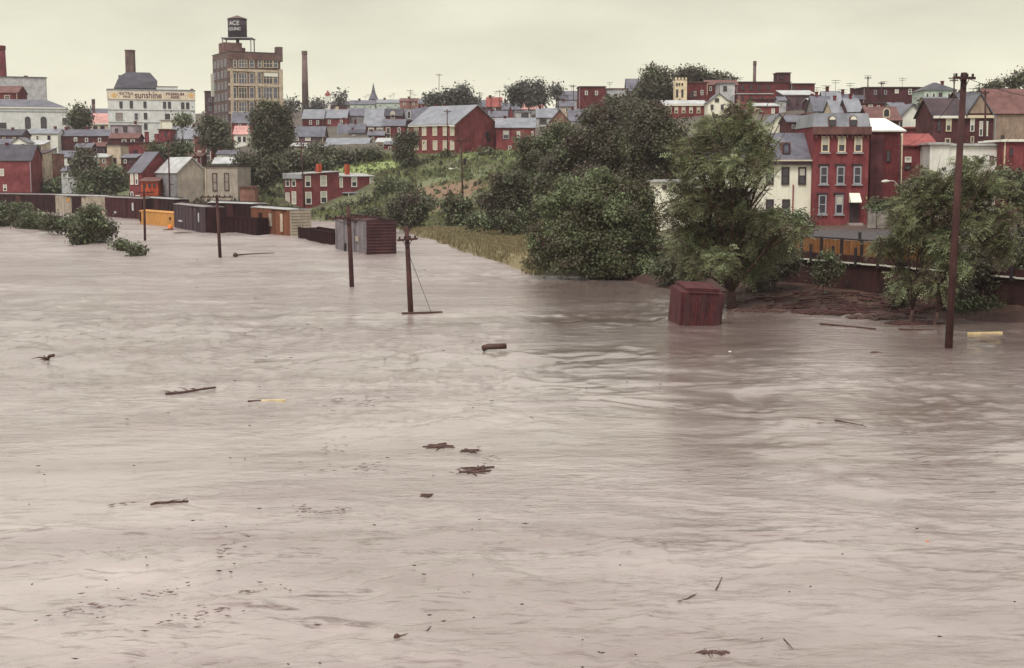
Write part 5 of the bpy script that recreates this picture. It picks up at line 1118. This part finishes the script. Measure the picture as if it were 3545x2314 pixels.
def tree(label, px, Y, lobes, m='leaf_olive', kind='leaf', leaf=None, dens=1.7, trunk=.2, cat='tree', name='tree', wind=(0, 0, 0), depth=.8, gap=.42, droop=.25, z0=None, limbs=True, wid=.5, bend=0.0):
    x = PX(px, Y); zb = ground(x, Y) - .3 if z0 is None else z0
    t = thing(name, label, cat, (x, Y, zb)); O = np.array([x, Y, zb])
    leaf = leaf or Y * .0021
    lb = []
    for q in lobes:
        p, py, rx, ry = q[:4]; off = q[4] if len(q) > 4 else 0
        YY = Y + off; c = P(p, py, YY); k = YY / FPX
        lb.append((np.array(c) - O, (rx * k, rx * k * depth, ry * k)))
    v, f, tone = foliage(lb, dens, leaf, leaf * 2.2, kind, droop, wind, gap, wid)
    obj('crown', np_mesh('crown', v, f, m, tone), t)
    if trunk:
        mb = MB(); cs = sorted([Vector(l[0]) for l in lb], key=lambda c: c.z); top = cs[-1]
        fork = Vector((bend * .5, 0, max(.6, cs[0].z * .55)))
        mb.tube([(0, 0, -1.2), (bend * .2, 0, fork.z * .5), fork], [trunk * 1.25, trunk, trunk * .85], 8)
        if limbs:
            for c in cs:
                m1 = fork.lerp(c, .5) + Vector((0, 0, .12 * (c - fork).length)); mb.tube([fork, m1, c], [trunk * .42, trunk * .26, trunk * .08], 6)
                for k in range(3):
                    e = c + Vector((random.uniform(-1, 1), random.uniform(-1, 1), random.uniform(-.3, 1))) * (c - fork).length * .3; mb.tube([m1, m1.lerp(e, .6) + Vector((0, 0, .1)), e], [trunk * .22, trunk * .15, trunk * .05], 5)
        else: mb.tube([fork, top], [trunk * .8, trunk * .2], 6)
        part('trunk', mb, 'bark', t, True)
    return t
def shrub(label, px, Y, lobes, m='leaf_bush', **k):
    k.setdefault('trunk', .05); return tree(label, px, Y, lobes, m, cat='shrub', name='shrub', **k)

W1 = (-.55, 0, .1)
# right bank
tree('tallest feathery tree with drooping fronds at the water before the white house', 2540, 100,
     [(2560, 400, 85, 58), (2480, 455, 90, 62, 1), (2600, 480, 95, 66, -1), (2620, 505, 60, 46, 2), (2410, 530, 90, 65), (2540, 575, 120, 70, -2), (2655, 550, 44, 34, -1), (2765, 800, 46, 34, -2), (2380, 640, 75, 60, 1), (2470, 690, 110, 70, -1),
      (2570, 690, 80, 80, 1), (2650, 760, 66, 56, -1), (2350, 750, 60, 70), (2440, 800, 110, 70, 1), (2580, 800, 120, 75), (2700, 840, 70, 55, 1), (2380, 880, 70, 60), (2480, 910, 90, 60, -1), (2600, 900, 90, 60, 1), (2400, 950, 50, 36)],
     'leaf_fresh', 'frond', .62, 2.6, .34, wind=(-.35, 0, 0), gap=.44, depth=.7)
tree('feathery wind blown tree left of the big leaning pole', 3160, 90, [(3240, 632, 82, 51), (3205, 690, 106, 59, 1), (3250, 700, 94, 59), (3130, 770, 70, 47, -1), (3190, 790, 118, 59), (3060, 850, 53, 35), (3140, 850, 94, 47, 1), (3240, 860, 82, 54), (3130, 975, 47, 70)],
     'leaf_fresh', 'frond', .55, 2.3, .13, wind=W1, gap=.46, depth=.7, bend=.6)
tree('feathery wind blown tree behind the big leaning pole', 3242, 89, [(3370, 580, 67, 51), (3420, 640, 91, 56, 1), (3330, 640, 73, 56), (3300, 730, 85, 61), (3400, 720, 97, 61, 2), (3460, 760, 73, 61), (3330, 810, 109, 53), (3430, 840, 97, 53, 1), (3300, 900, 73, 73), (3240, 980, 73, 61), (3480, 860, 61, 61)],
     'leaf_fresh', 'frond', .55, 2.3, .14, wind=W1, gap=.46, depth=.7, bend=.8)
shrub('dark bush hanging over the river wall right of the big pole', 3420, 96.5, [(3380, 930, 60, 40), (3450, 950, 60, 46), (3330, 930, 40, 34)], 'leaf_dark', leaf=.24, dens=1.5)
shrub('broad dark bush between the tall tree trunk and the wall', 2640, 107, [(2620, 900, 60, 50), (2680, 930, 70, 50), (2600, 960, 60, 40), (2740, 900, 50, 40)], 'leaf_dark', leaf=.24, dens=1.6)
shrub('dark brush on the waterline behind the sunken box', 2370, 117, [(2340, 930, 60, 50), (2400, 950, 60, 40), (2290, 940, 40, 40)], 'leaf_dark', leaf=.26, dens=1.6)
tree('dark leafy tree filling the right edge above the flood', 3500, 97, [(3490, 650, 70, 55), (3560, 700, 90, 70), (3440, 930, 60, 60), (3520, 900, 90, 90), (3600, 850, 90, 110), (3390, 960, 50, 60), (3500, 1020, 90, 60)], 'leaf_dark', 'leaf', .24, 1.4, .22, wind=(-.3, 0, 0))
for px, Y, lb, lob in [(2860, 104, 'green bush hanging down the maroon wall under the yellow barrier', [(2860, 900, 30, 30), (2850, 950, 36, 34), (2900, 930, 26, 26)]),
                       (2690, 108, 'dark bush at the foot of the wall right of the tall tree', [(2680, 880, 60, 40), (2720, 920, 50, 36), (2650, 930, 45, 34)]),
                       (3100, 97, 'low green bush at the waterline by the thin tree trunks', [(3100, 1010, 30, 40), (3125, 1050, 24, 30)]),
                       (3320, 95, 'dark bush at the waterline right of the big pole', [(3330, 1040, 60, 50), (3390, 1070, 60, 40), (3460, 1080, 60, 40)])]:
    shrub(lb, px, Y, lob, 'leaf_bush', leaf=.24, dens=1.3)
for px, Y, lb, lob in [(2770, 119, 'ragged bush behind the yellow barrier below the white house', [(2700, 760, 50, 40), (2760, 770, 60, 40), (2640, 770, 60, 46)]),
                       (2560, 121, 'dark bushes below the white house wall', [(2560, 770, 70, 50), (2480, 780, 70, 50)]),
                       (3040, 147, 'dark hedge above the grey garden wall', [(3030, 712, 30, 22), (3075, 708, 34, 24), (3110, 715, 26, 20)]),
                       (3180, 140, 'dark bush below the pale blue awning', [(3180, 650, 60, 44), (3240, 660, 60, 44)]),
                       (3420, 140, 'dark bush before the long low white building', [(3400, 640, 70, 44), (3480, 620, 60, 40), (3540, 640, 60, 50)])]:
    shrub(lb, px, Y, lob, 'leaf_bush', leaf=.28, dens=1.4)
# central grove
tree('broad olive tree reaching down to the water in the centre', 2080, 128,
     [(1990, 660, 95, 62), (2090, 650, 95, 62, 1), (2190, 680, 80, 60), (1920, 730, 85, 66), (2040, 740, 110, 75, -2), (2160, 760, 100, 75, -1), (2240, 760, 60, 70), (1880, 820, 66, 66), (1990, 830, 110, 75, -2), (2110, 850, 120, 75, -2), (2220, 860, 75, 75), (1870, 890, 56, 46), (1980, 900, 100, 55, -2), (2100, 920, 110, 46, -2), (2210, 930, 90, 40, -1), (2280, 880, 50, 60)],
     'leaf_olive', 'leaf', .27, 1.7, .3, gap=.36)
tree('tall dark tree behind the centre grove, its left crown', 2030, 178, [(2090, 420, 85, 64), (2180, 410, 70, 60, 3), (2020, 500, 90, 70), (2130, 500, 110, 80, -2), (1960, 570, 80, 60), (2080, 590, 110, 70, -2), (2200, 560, 90, 80), (1900, 640, 70, 50)], 'leaf_dark', 'leaf', .36, 1.9, .4, gap=.34)
tree('tall dark tree behind the centre grove, its right crown', 2290, 172, [(2260, 420, 80, 56), (2330, 480, 70, 70), (2240, 510, 90, 80, -1), (2330, 570, 80, 70), (2230, 610, 90, 60), (2360, 560, 50, 80)], 'leaf_dark', 'leaf', .36, 1.9, .4, gap=.34)
tree('grey green tree with rounded top left of the dark grove', 1900, 212, [(1930, 470, 70, 44), (1870, 520, 80, 54), (1960, 540, 80, 60), (1820, 590, 60, 50), (1900, 610, 90, 60), (1980, 640, 80, 60)], 'leaf_bush', 'leaf', .42, 1.8, .35, gap=.36)
tree('brownish scrub tree on the bank left of the centre grove', 1740, 186, [(1740, 640, 56, 44), (1800, 650, 60, 54), (1710, 690, 50, 44), (1790, 720, 70, 50), (1850, 700, 60, 60), (1720, 740, 40, 36)], 'leaf_dark', 'leaf', .36, 1.7, .2, gap=.4)
for px, Y, lb, lob in [(1700, 196, 'grey bush at the yellow bank below the scrub tree', [(1680, 765, 44, 34), (1730, 775, 40, 30), (1640, 770, 30, 26)]),
                       (1575, 222, 'round dark bush at the foot of the lamp pole', [(1560, 730, 40, 40), (1600, 720, 36, 36), (1580, 765, 50, 30)]),
                       (1790, 182, 'green bush at the yellow bank beside the centre grove', [(1780, 770, 50, 40), (1840, 770, 50, 50), (1850, 850, 40, 50)]),
                       (1290, 236, 'low dark bush right of the grey boxcar roof', [(1270, 738, 30, 12), (1305, 742, 24, 12)])]:
    shrub(lb, px, Y, lob, 'leaf_bush', dens=1.6)
tree('lollipop shaped dark tree on the flat behind the pole with guy wire', 1412, 224, [(1410, 712, 62, 40), (1370, 725, 36, 34), (1452, 722, 38, 40), (1410, 745, 60, 30)], 'leaf_dark', 'leaf', .42, 2.4, .2, gap=.25, limbs=False)
tree('dark round headed tree over the low red shed', 1405, 309, [(1400, 490, 34, 26), (1430, 480, 22, 26), (1405, 525, 42, 34), (1408, 555, 34, 22)], 'leaf_dark', 'leaf', .5, 2.6, .25, gap=.2)
for px, Y, lb, lob in [(1510, 318, 'dark bush in front of the rowhouse corner, lower', [(1500, 565, 30, 22), (1530, 575, 34, 26), (1480, 580, 24, 20)]),
                       (1555, 320, 'dark bush in front of the rowhouse gable', [(1550, 545, 28, 16), (1580, 555, 26, 14)]),
                       (1680, 321, 'small bush against the rowhouse gable wall', [(1675, 535, 24, 14), (1700, 540, 20, 10)]),
                       (1450, 268, 'pale green bush on the slope below the red shed', [(1400, 655, 26, 11), (1450, 660, 22, 9)]),
                       (1340, 284, 'dark thicket right of the red wing', [(1330, 640, 26, 16), (1380, 650, 26, 15), (1310, 670, 19, 14)]),
                       (1240, 284, 'bushes below the porch of the red wing', [(1200, 715, 39, 9), (1270, 700, 32, 11), (1330, 710, 32, 10)]),
                       (1500, 262, 'dark bush low on the bare slope', [(1450, 705, 50, 20), (1500, 715, 40, 18)])]:
    shrub(lb, px, Y, lob, 'leaf_bush', dens=1.7)
# left and middle
tree('tall dark tree in front of the loft factory right corner', 936, 312, [(930, 385, 44, 34), (970, 400, 36, 40), (900, 410, 34, 40), (940, 440, 60, 46), (980, 460, 34, 44), (900, 470, 36, 40), (940, 500, 56, 40), (930, 540, 44, 24)], 'leaf_dark', 'leaf', .6, 2.2, .35, gap=.28)
for px, Y, lb, m, lob in [(880, 296, 'dense dark thicket below the tall factory tree', 'leaf_dark', [(850, 560, 40, 34), (900, 590, 50, 40), (850, 620, 40, 30), (930, 620, 40, 30), (960, 570, 40, 30)]),
                       (1020, 305, 'dark thicket behind the white tin roof', 'leaf_dark', [(1010, 550, 40, 28), (1060, 560, 50, 26), (1110, 570, 50, 20), (1000, 590, 40, 20)]),
                       (1170, 322, 'brownish thicket under the wide dark barn', 'leaf_dark', [(1150, 540, 50, 18), (1220, 545, 50, 16), (1290, 540, 40, 20), (1100, 530, 40, 24)]),
                       (330, 336, 'large dark bush between boxcar roofs and small red house', 'leaf_bush', [(330, 620, 44, 40), (390, 610, 44, 36), (420, 640, 36, 36), (300, 650, 50, 30), (370, 655, 60, 26)]),
                       (290, 346, 'dark tree above the large bush at the left', 'leaf_dark', [(290, 545, 36, 36), (275, 590, 36, 36), (315, 590, 36, 34)]),
                       (150, 356, 'brush along the bank behind the far left boxcars', 'leaf_bush', [(120, 645, 40, 14), (190, 650, 50, 16), (240, 645, 40, 16)]),
                       (620, 350, 'olive tree between the barn roof and the brick house', 'leaf_bush', [(600, 530, 34, 24), (635, 515, 28, 26), (560, 540, 30, 20), (530, 520, 24, 18)]),
                       (740, 372, 'dark broad tree left of the cream factory pier', 'leaf_dark', [(720, 445, 40, 26), (760, 450, 36, 30), (740, 490, 56, 36), (780, 510, 36, 34), (720, 420, 20, 16)]),
                       (635, 398, 'small bright sapling against the sign building wall', 'leaf_olive', [(632, 425, 18, 16), (650, 412, 12, 10), (622, 408, 10, 12)]),
                       (278, 428, 'dark rounded tree between arched hall and pink roofed house', 'leaf_dark', [(270, 390, 24, 24), (255, 410, 22, 26), (290, 405, 24, 26), (275, 425, 34, 18)])]:
    tree(lb, px, Y, lob, m, dens=2.0, gap=.28, trunk=.15)
SKY = [(1180, 600, 'small dark conical tree on the middle skyline', [(1180, 335, 11, 14), (1172, 350, 14, 10)]),
       (960, 590, 'treetops beside the foot of the round smokestack, left', [(960, 365, 26, 14), (1000, 368, 24, 16), (1025, 362, 16, 18)]),
       (1090, 590, 'treetops beside the foot of the round smokestack, right', [(1090, 362, 20, 14), (1115, 370, 18, 10)]),
       (1590, 480, 'long line of treetops behind the rowhouse roofs', [(1560, 335, 40, 20), (1600, 325, 34, 20), (1640, 350, 30, 24), (1500, 345, 40, 14), (1580, 360, 60, 24)]),
       (1830, 470, 'big round tree on the skyline left of the hilltop', [(1820, 310, 46, 30), (1860, 312, 34, 36), (1790, 330, 34, 30), (1850, 345, 50, 24)]),
       (1925, 470, 'small round tree beside the big round skyline tree', [(1922, 308, 16, 12), (1930, 322, 18, 12)]),
       (2268, 402, 'tallest dark round tree on the hilltop', [(2270, 262, 46, 30), (2300, 290, 30, 36), (2240, 300, 34, 34), (2275, 310, 50, 28), (2220, 330, 24, 20)]),
       (2400, 420, 'flat topped dark tree behind the cream tower', [(2390, 262, 50, 18), (2440, 270, 40, 16), (2350, 272, 30, 14)]),
       (2505, 440, 'low dark treetops above the long brown roof', [(2500, 277, 40, 8), (2530, 282, 20, 6)]),
       (3510, 330, 'dark treetops at the right end of the skyline', [(3500, 285, 26, 18), (3540, 270, 30, 22), (3450, 300, 26, 12), (3590, 270, 40, 30)]),
       (3440, 300, 'low dark trees behind the brown roof at the right', [(3440, 312, 30, 14), (3400, 318, 20, 10)]),
       (3175, 262, 'dark bush between white gable and dark house', [(3188, 378, 22, 16), (3205, 395, 22, 14)]),
       (2190, 410, 'dark bushes under the gabled grey house', [(2180, 345, 34, 14), (2120, 352, 24, 8), (2220, 345, 24, 14)])]
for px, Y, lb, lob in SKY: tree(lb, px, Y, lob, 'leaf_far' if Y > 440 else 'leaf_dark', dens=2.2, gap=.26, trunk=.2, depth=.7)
# bushes standing in the flood at the left
for px, y, lb, lob in [(20, 786, 'drowned bush at the left picture edge', [(10, 730, 53, 37), (60, 740, 53, 39), (-40, 740, 61, 48), (20, 770, 73, 24)]),
                       (120, 796, 'drowned bush second from the left edge', [(110, 755, 53, 24), (150, 770, 48, 22), (90, 780, 48, 17)]),
                       (205, 815, 'drowned bush left of the tall dark one', [(190, 770, 48, 24), (230, 790, 48, 26), (260, 765, 31, 22)]),
                       (285, 848, 'tall dark drowned bush at the tip of the bush row', [(298, 748, 34, 24), (322, 732, 24, 26), (285, 790, 46, 35), (275, 820, 48, 28), (325, 770, 41, 37)]),
                       (355, 840, 'drowned bush leaning right beside the tall dark one', [(345, 790, 41, 30), (375, 795, 26, 26), (345, 822, 41, 19)]),
                       (415, 866, 'low leafy branch floating off the bush row', [(412, 850, 31, 9), (432, 858, 26, 7)]),
                       (472, 884, 'low tuft of leaves farthest out from the bush row', [(465, 870, 26, 8), (488, 872, 21, 8)])]:
    Yw = WP(px, y).y; shrub(lb, px, Yw, lob, 'leaf_bush', dens=1.9, gap=.3, z0=-.8, leaf=.4)

# ------------------------------------------------------------------ grass and weeds
def tufts(name, n, region, m, h, w, ok):
    vs, tn = [], []
    while len(vs) < n:
        p, y = random.uniform(*region[0]), random.uniform(*region[1])
        if not ok(p, y): continue
        x = PX(p, y); z = ground(x, y)
        if z < .08: continue
        s = vnoise(np.array([x / 6.0]), np.array([y / 6.0]))[0]
        if random.random() > s * 1.5: continue
        for _ in range(3):
            a = random.uniform(0, 6.28); lx, ly = math.cos(a) * w, math.sin(a) * w; hh = h * random.uniform(.5, 1.3); ox, oy = random.uniform(-.5, .5), random.uniform(-.5, .5)
            tx, ty = random.uniform(-.3, .3) * hh, random.uniform(-.3, .3) * hh
            vs.append([(x + ox - lx, y + oy - ly, z - .15), (x + ox + lx, y + oy + ly, z - .15), (x + ox + lx * .5 + tx, y + oy + ly * .5 + ty, z + hh), (x + ox - lx * .5 + tx, y + oy - ly * .5 + ty, z + hh * .9)])
            tn.append(min(1, max(0, random.gauss(.5, .25))))
    v = np.array(vs).reshape(-1, 3); o = obj(name, np_mesh(name, v, np.arange(len(v)).reshape(-1, 4), m, tn)); o['kind'] = 'stuff'; return o
tufts('straw_grass', 24000, ((1390, 1880), (128, 232)), 'leaf_straw', .38, .09, lambda p, y: True)
tufts('hill_grass', 18000, ((820, 2000), (240, 330)), 'leaf_grass', .45, .20, lambda p, y: not (970 < p < 1300 and 284 < y < 302) and not (1420 < p < 1660 and 255 < y < 282 and random.random() < .85))
tufts('hill_weeds', 1300, ((820, 1900), (246, 325)), 'leaf_bush', .9, .45, lambda p, y: not (970 < p < 1300 and 284 < y < 302))
tufts('bank_weeds', 500, ((2450, 3560), (92, 112)), 'leaf_dark', .22, .05, lambda p, y: y < wall_y(p) - .6)
if False: tufts('bank_stalks', 6000, ((2450, 3100), (98, 110)), 'leaf_dark', .16, .08, lambda p, y: y < wall_y(p) - .8 and random.random() < .5)
tufts('bank_brush', 3000, ((-100, 860), (256, 380)), 'leaf_dark', .8, .3, lambda p, y: True)

# ------------------------------------------------------------------ things afloat
def bent(label, pts, r, m='wood_wet', twigs=0, cat='branch', name='driftwood', r1=None, knob=0):
    """a stick or log lying in the water through picture points (px, py, height)"""
    w = [WP(p[0], p[1], p[2] if len(p) > 2 else .03) for p in pts]; o = w[0].copy(); mb = MB(); k = len(w)
    mb.tube([q - o for q in w], [r + ((r1 or r * .4) - r) * i / (k - 1) for i in range(k)], 7)
    for i in range(twigs):
        a = w[0].lerp(w[-1], random.uniform(.1, .9)) - o; b_ = a + Vector((random.uniform(-1, 1) * r * 14, random.uniform(-1, 1) * r * 14, random.uniform(.3, 1.6) * r)); mb.tube([a, a.lerp(b_, .5) + Vector((0, 0, r * .6)), b_], [r * .5, r * .35, r * .12], 5)
    if knob: mb.lathe([(knob * .3, -knob), (knob, -.3 * knob), (knob * .9, knob * .5), (knob * .3, knob)], 8)
    ob = obj(name, mb.mesh(name, m, True)); ob.location = o; return tag(ob, label, cat)
def bits(label, cx, cy, rx, ry, n, L, m='wood_wet', cat='debris', name='debris_raft'):
    """a drift of sticks and scraps matted together"""
    o = WP(cx, cy); mb = MB()
    for i in range(n):
        a = random.uniform(0, 6.28); q = math.sqrt(random.random()); p = WP(cx + rx * q * math.cos(a), cy + ry * q * math.sin(a)) - o
        d = Vector((random.gauss(0, 1), random.gauss(0, .6), 0)).normalized() * L * random.uniform(.3, 1); r = L * random.uniform(.012, .035) + .004
        mb.tube([p - d / 2, p + Vector((0, 0, r * .6)), p + d / 2], [r, r, r * .5], 5)
    ob = obj(name, mb.mesh(name, m)); ob.location = o; return tag(ob, label, cat)
FLK = []
def flecks(cx, cy, rx, ry, n, L):
    """leaf litter and splinters strung along the current, nobody could count them"""
    for i in range(int(n * .5)):
        g, h = random.gauss(0, .5), random.gauss(0, .5); c = WP(cx + rx * g, cy + ry * h - ry * g * .5); a = random.gauss(.25, .5); s = L * random.uniform(.25, .8); s *= .75; w = s * random.uniform(.1, .35)
        d, e = Vector((math.cos(a) * s, math.sin(a) * s, 0)), Vector((-math.sin(a) * w, math.cos(a) * w, 0)); z = Vector((0, 0, .045 + .05 * (c.y < 60)))
        FLK.extend([c - d + z, c + e + z, c + d + z, c - e + z - Vector((0, 0, .02))])
bent('thick dark log floating in open water left of the sunken box', [(1672, 1206, .1), (1690, 1201, .2), (1752, 1199, .2)], .17, r1=.17, twigs=0, cat='log', name='floating_log')
def plank(label, p0, p1, w, m, h=.06):
    a, c = WP(*p0), WP(*p1); d = c - a; o = (a + c) / 2; L = d.length
    ob = obj('plank', MB().box(-L / 2, L / 2, -w / 2, w / 2, -.05, h).mesh('plank', m)); ob.location = o; ob.rotation_euler = (0, 0, math.atan2(d.y, d.x)); return tag(ob, label, 'plank')
plank('long yellow plank floating right of the big leaning pole', (3352, 1159), (3468, 1156), .22, 'wood_pale', .12)
plank('dark plank lodged across the foot of the shorter pole', (1392, 1088), (1530, 1084), .35, 'wood_wet', .12)
plank('yellowish white board with a dark middle in the left foreground', (905, 1390), (988, 1389), .16, 'wood_pale')
plank('short dark board next to the yellowish white board', (858, 1392), (902, 1390), .14, 'wood_wet')
plank('pale board stranded at the foot of the tall feathery tree', (2542, 1070), (2572, 1071), .3, 'litter_white', .15)
plank('yellow board stranded in the drift under the wall', (2750, 1056), (2782, 1055), .3, 'wood_pale', .3)
for lb, px, py, m, s in [('yellowish scrap floating before the centre tree', 2182, 972, 'cream_yellow', .22), ('orange scrap floating before the centre tree', 2245, 963, 'litter_orange', .28), ('white scrap floating behind the sunken box', 2327, 966, 'litter_white', .2),
                         ('white scrap beside the tree trunk at the sunken box', 2516, 1062, 'litter_white', .14), ('tiny pale scrap in the reflection of the sunken box', 2527, 1219, 'litter_white', .07), ('small red leaf scrap in the right foreground', 3211, 1874, 'litter_orange', .03)]:
    o = WP(px, py); mb = MB().lathe([(s * .7, -.03), (s, .05 * s / .2), (s * .75, s * .8), (s * .2, s)], 9); ob = obj('litter', mb.mesh('litter', m, True)); ob.location = o; ob.scale = (1.3, .8, .8); tag(ob, lb, 'litter')
bent('dark forked snag sticking up at the left side of the river', [(150, 1247), (165, 1243, .15), (172, 1233, .35), (188, 1230, .4)], .10, twigs=3, cat='snag', name='snag', r1=.08)
bent('long thin branch with clumped ends in the left middle water', [(572, 1364), (640, 1358, .06), (700, 1348, .08), (745, 1342)], .06, twigs=6, r1=.05)
bent('straight stick with forked foot in the left foreground', [(652, 1737), (585, 1740), (540, 1741, .06), (522, 1748)], .045, twigs=3, r1=.04)
flecks(425, 1755, 45, 9, 12, .35)
bent('curved stick with heavy knob at the bottom left of centre', [(1374, 2205, .05), (1440, 2190), (1478, 2185, .04), (1492, 2168, .08)], .022, r1=.012, knob=.07)
bent('spidery root with long thread at the bottom centre', [(1516, 2040, .08), (1530, 2052), (1650, 2054)], .014, twigs=6, cat='root', name='root', r1=.006)
bent('thin reddish branch in the right foreground', [(2336, 2084), (2372, 2076, .04), (2408, 2060)], .022, twigs=2)
bent('short hooked twig above the thin reddish branch', [(2478, 2042), (2490, 2020, .06), (2500, 1996)], .016)
bits('tangled dark twigs at the bottom right of centre', 2475, 2258, 50, 9, 40, .5)
bent('green leafy twig at the bottom right', [(2714, 2213, .03), (2745, 2246)], .015, 'leaf_green_twig' if 'leaf_green_twig' in MATS else 'wood_wet', twigs=0)
bits('ragged raft of sticks right of mid river, slanting', 1650, 1628, 36, 12, 22, .95)
flecks(1700, 1600, 40, 12, 20, .3)
flecks(1590, 1640, 50, 14, 18, .3)
bits('small dark raft of sticks beside the slanting raft, upper left', 1520, 1545, 20, 5, 16, 1.1)
bits('small dark scrap between the two stick rafts', 1628, 1562, 10, 3, 12, .8)
flecks(1655, 1556, 14, 4, 5, .3)
bits('brownish root ball adrift below the stick rafts', 1475, 1717, 10, 6, 14, .4)
flecks(1150, 1560, 70, 26, 34, .25)
flecks(1230, 1630, 160, 20, 40, .25)
flecks(1060, 1770, 40, 22, 26, .25)
flecks(1160, 1775, 50, 16, 22, .25)
flecks(1150, 1395, 34, 10, 16, .35)
flecks(1260, 1400, 150, 24, 40, .35)
flecks(330, 2110, 160, 40, 50, .22)
flecks(700, 2130, 150, 34, 60, .2)
flecks(560, 2060, 90, 30, 30, .2)
flecks(900, 2060, 120, 24, 30, .2)
flecks(780, 1915, 70, 24, 26, .25)
bits('dark snagged drift before the purplish boxcar', 630, 808, 10, 1.5, 22, 3.0)
bits('dark heap with a bright scrap before the yellow railcar', 588, 796, 9, 2, 18, 2.2)
o = WP(590, 794); ob = obj('litter', MB().lathe([(.35, -.1), (.45, .2), (.3, .7), (.1, .8)], 9).mesh('litter', 'litter_orange', True)); ob.location = o; tag(ob, 'bright orange scrap on the dark heap by the yellow railcar', 'litter')
bent('thin drifting branch behind the second pole', [(815, 884, .12), (860, 880), (950, 876)], .10, knob=.3)
bits('dark clump floating in open water right of the tall tree reflection', 3035, 1222, 18, 3, 14, .8)
bent('faint branch drifting in the right foreground', [(2890, 1455), (2960, 1468), (3000, 1478)], .03, twigs=2)
flecks(2840, 1470, 50, 8, 10, .4)
flecks(3190, 1610, 60, 10, 12, .4)
flecks(3140, 1500, 120, 16, 14, .4)
for i, (cx, cy, rx, ry, n) in enumerate([(2660, 1077, 120, 5, 110), (2880, 1083, 130, 6, 120), (3060, 1100, 110, 8, 110), (3170, 1122, 70, 7, 60)]):
    o = WP(cx, cy); mb = MB()                      # matted drift nobody could count
    for k in range(n):
        a = random.uniform(0, 6.28); q = math.sqrt(random.random()); p = WP(cx + rx * q * math.cos(a), cy + ry * q * math.sin(a)) - o
        d = Vector((random.gauss(0, 1), random.gauss(0, .5), 0)).normalized() * random.uniform(.4, 1.8); r = random.uniform(.03, .11)
        mb.tube([p - d / 2, p + Vector((0, 0, r)), p + d / 2], [r, r, r * .5], 5)
    ob = obj('driftwood_mat', mb.mesh('driftwood_mat', ('wood_wet', 'wood_pole')[i % 2])); ob.location = o; ob['kind'] = 'stuff'
for lb, p, q, w, m in [('pale splintered plank in the drift near the tall tree', (2640, 1074), (2676, 1076), .25, 'board'), ('grey plank in the drift before the maroon wall', (2930, 1080), (2985, 1078), .22, 'grey_light'), ('dark beam lying along the drift before the thin trunks', (3010, 1092), (3095, 1088), .3, 'wood_wet'),
                       ('long thin dark pole adrift before the thin trunks', (2840, 1124), (3030, 1142), .12, 'wood_wet'), ('dark stick adrift left of the big leaning pole', (3110, 1143), (3225, 1146), .12, 'wood_wet')]:
    plank(lb, p, q, w, m, .1)
vs = MB()                                            # wrack left on the mud under the trees
for k in range(420):
    p = random.uniform(2480, 3300); y = random.uniform(95, wall_y(p) - 1.2)
    x = PX(p, y); z = ground(x, y)
    if z < .05 or random.random() < (y - 96) / 14: continue
    a = random.gauss(0, .5); L = random.uniform(.3, 1.5); r = random.uniform(.03, .09); d = Vector((math.cos(a), math.sin(a), random.uniform(-.1, .15))) * L / 2; c = Vector((x, y, z + .12))
    vs.tube([c - d, c + d], [r, r * .6], 5)
ob = obj('bank_wrack', vs.mesh('bank_wrack', 'wood_pole')); ob['kind'] = 'stuff'
# small flecks of leaf litter all over the river
vs = [tuple(q) for q in FLK]
for i in range(110):
    px = random.uniform(-50, 3600); py = random.uniform(860, 2330); 
    if random.random() < .5: px = random.gauss(900, 600)
    c = WP(px, py); s = random.uniform(.012, .035) * (.6 + c.y / 60); a = random.gauss(0, .5); dx, dy = math.cos(a) * s * random.uniform(1, 3.5), math.sin(a) * s; ex, ey = -math.sin(a) * s * .6, math.cos(a) * s * .6
    z = .05 + .06 * (c.y < 110); vs += [(c.x - dx, c.y - dy, z), (c.x + ex, c.y + ey, z - .03), (c.x + dx, c.y + dy, z), (c.x - ex, c.y - ey, z + .02)]
v = np.array(vs); ob = obj('flotsam', np_mesh('flotsam', v, np.arange(len(v)).reshape(-1, 4), 'leaf_litter')); ob['kind'] = 'stuff'

# ------------------------------------------------------------------ humid air over the valley
def build_haze():
    hz = MB().box(-2450, 2450, -90, 2560, -4.5, 92).mesh('haze', 'trim_grey', fix=True); hz.materials.clear()
    m = bpy.data.materials.new('haze_air'); m.use_nodes = True; t = m.node_tree; t.nodes.clear()
    v = N(t, 'ShaderNodeVolumePrincipled'); v.inputs['Color'].default_value = (.99, .95, .97, 1); v.inputs['Density'].default_value = .00010; v.inputs['Anisotropy'].default_value = .1
    o_ = N(t, 'ShaderNodeOutputMaterial'); t.links.new(v.outputs[0], o_.inputs['Volume'])
    hz.materials.append(m); ob = obj('haze', hz); ob['kind'] = 'stuff'
HAZE = True
if HAZE: build_haze()
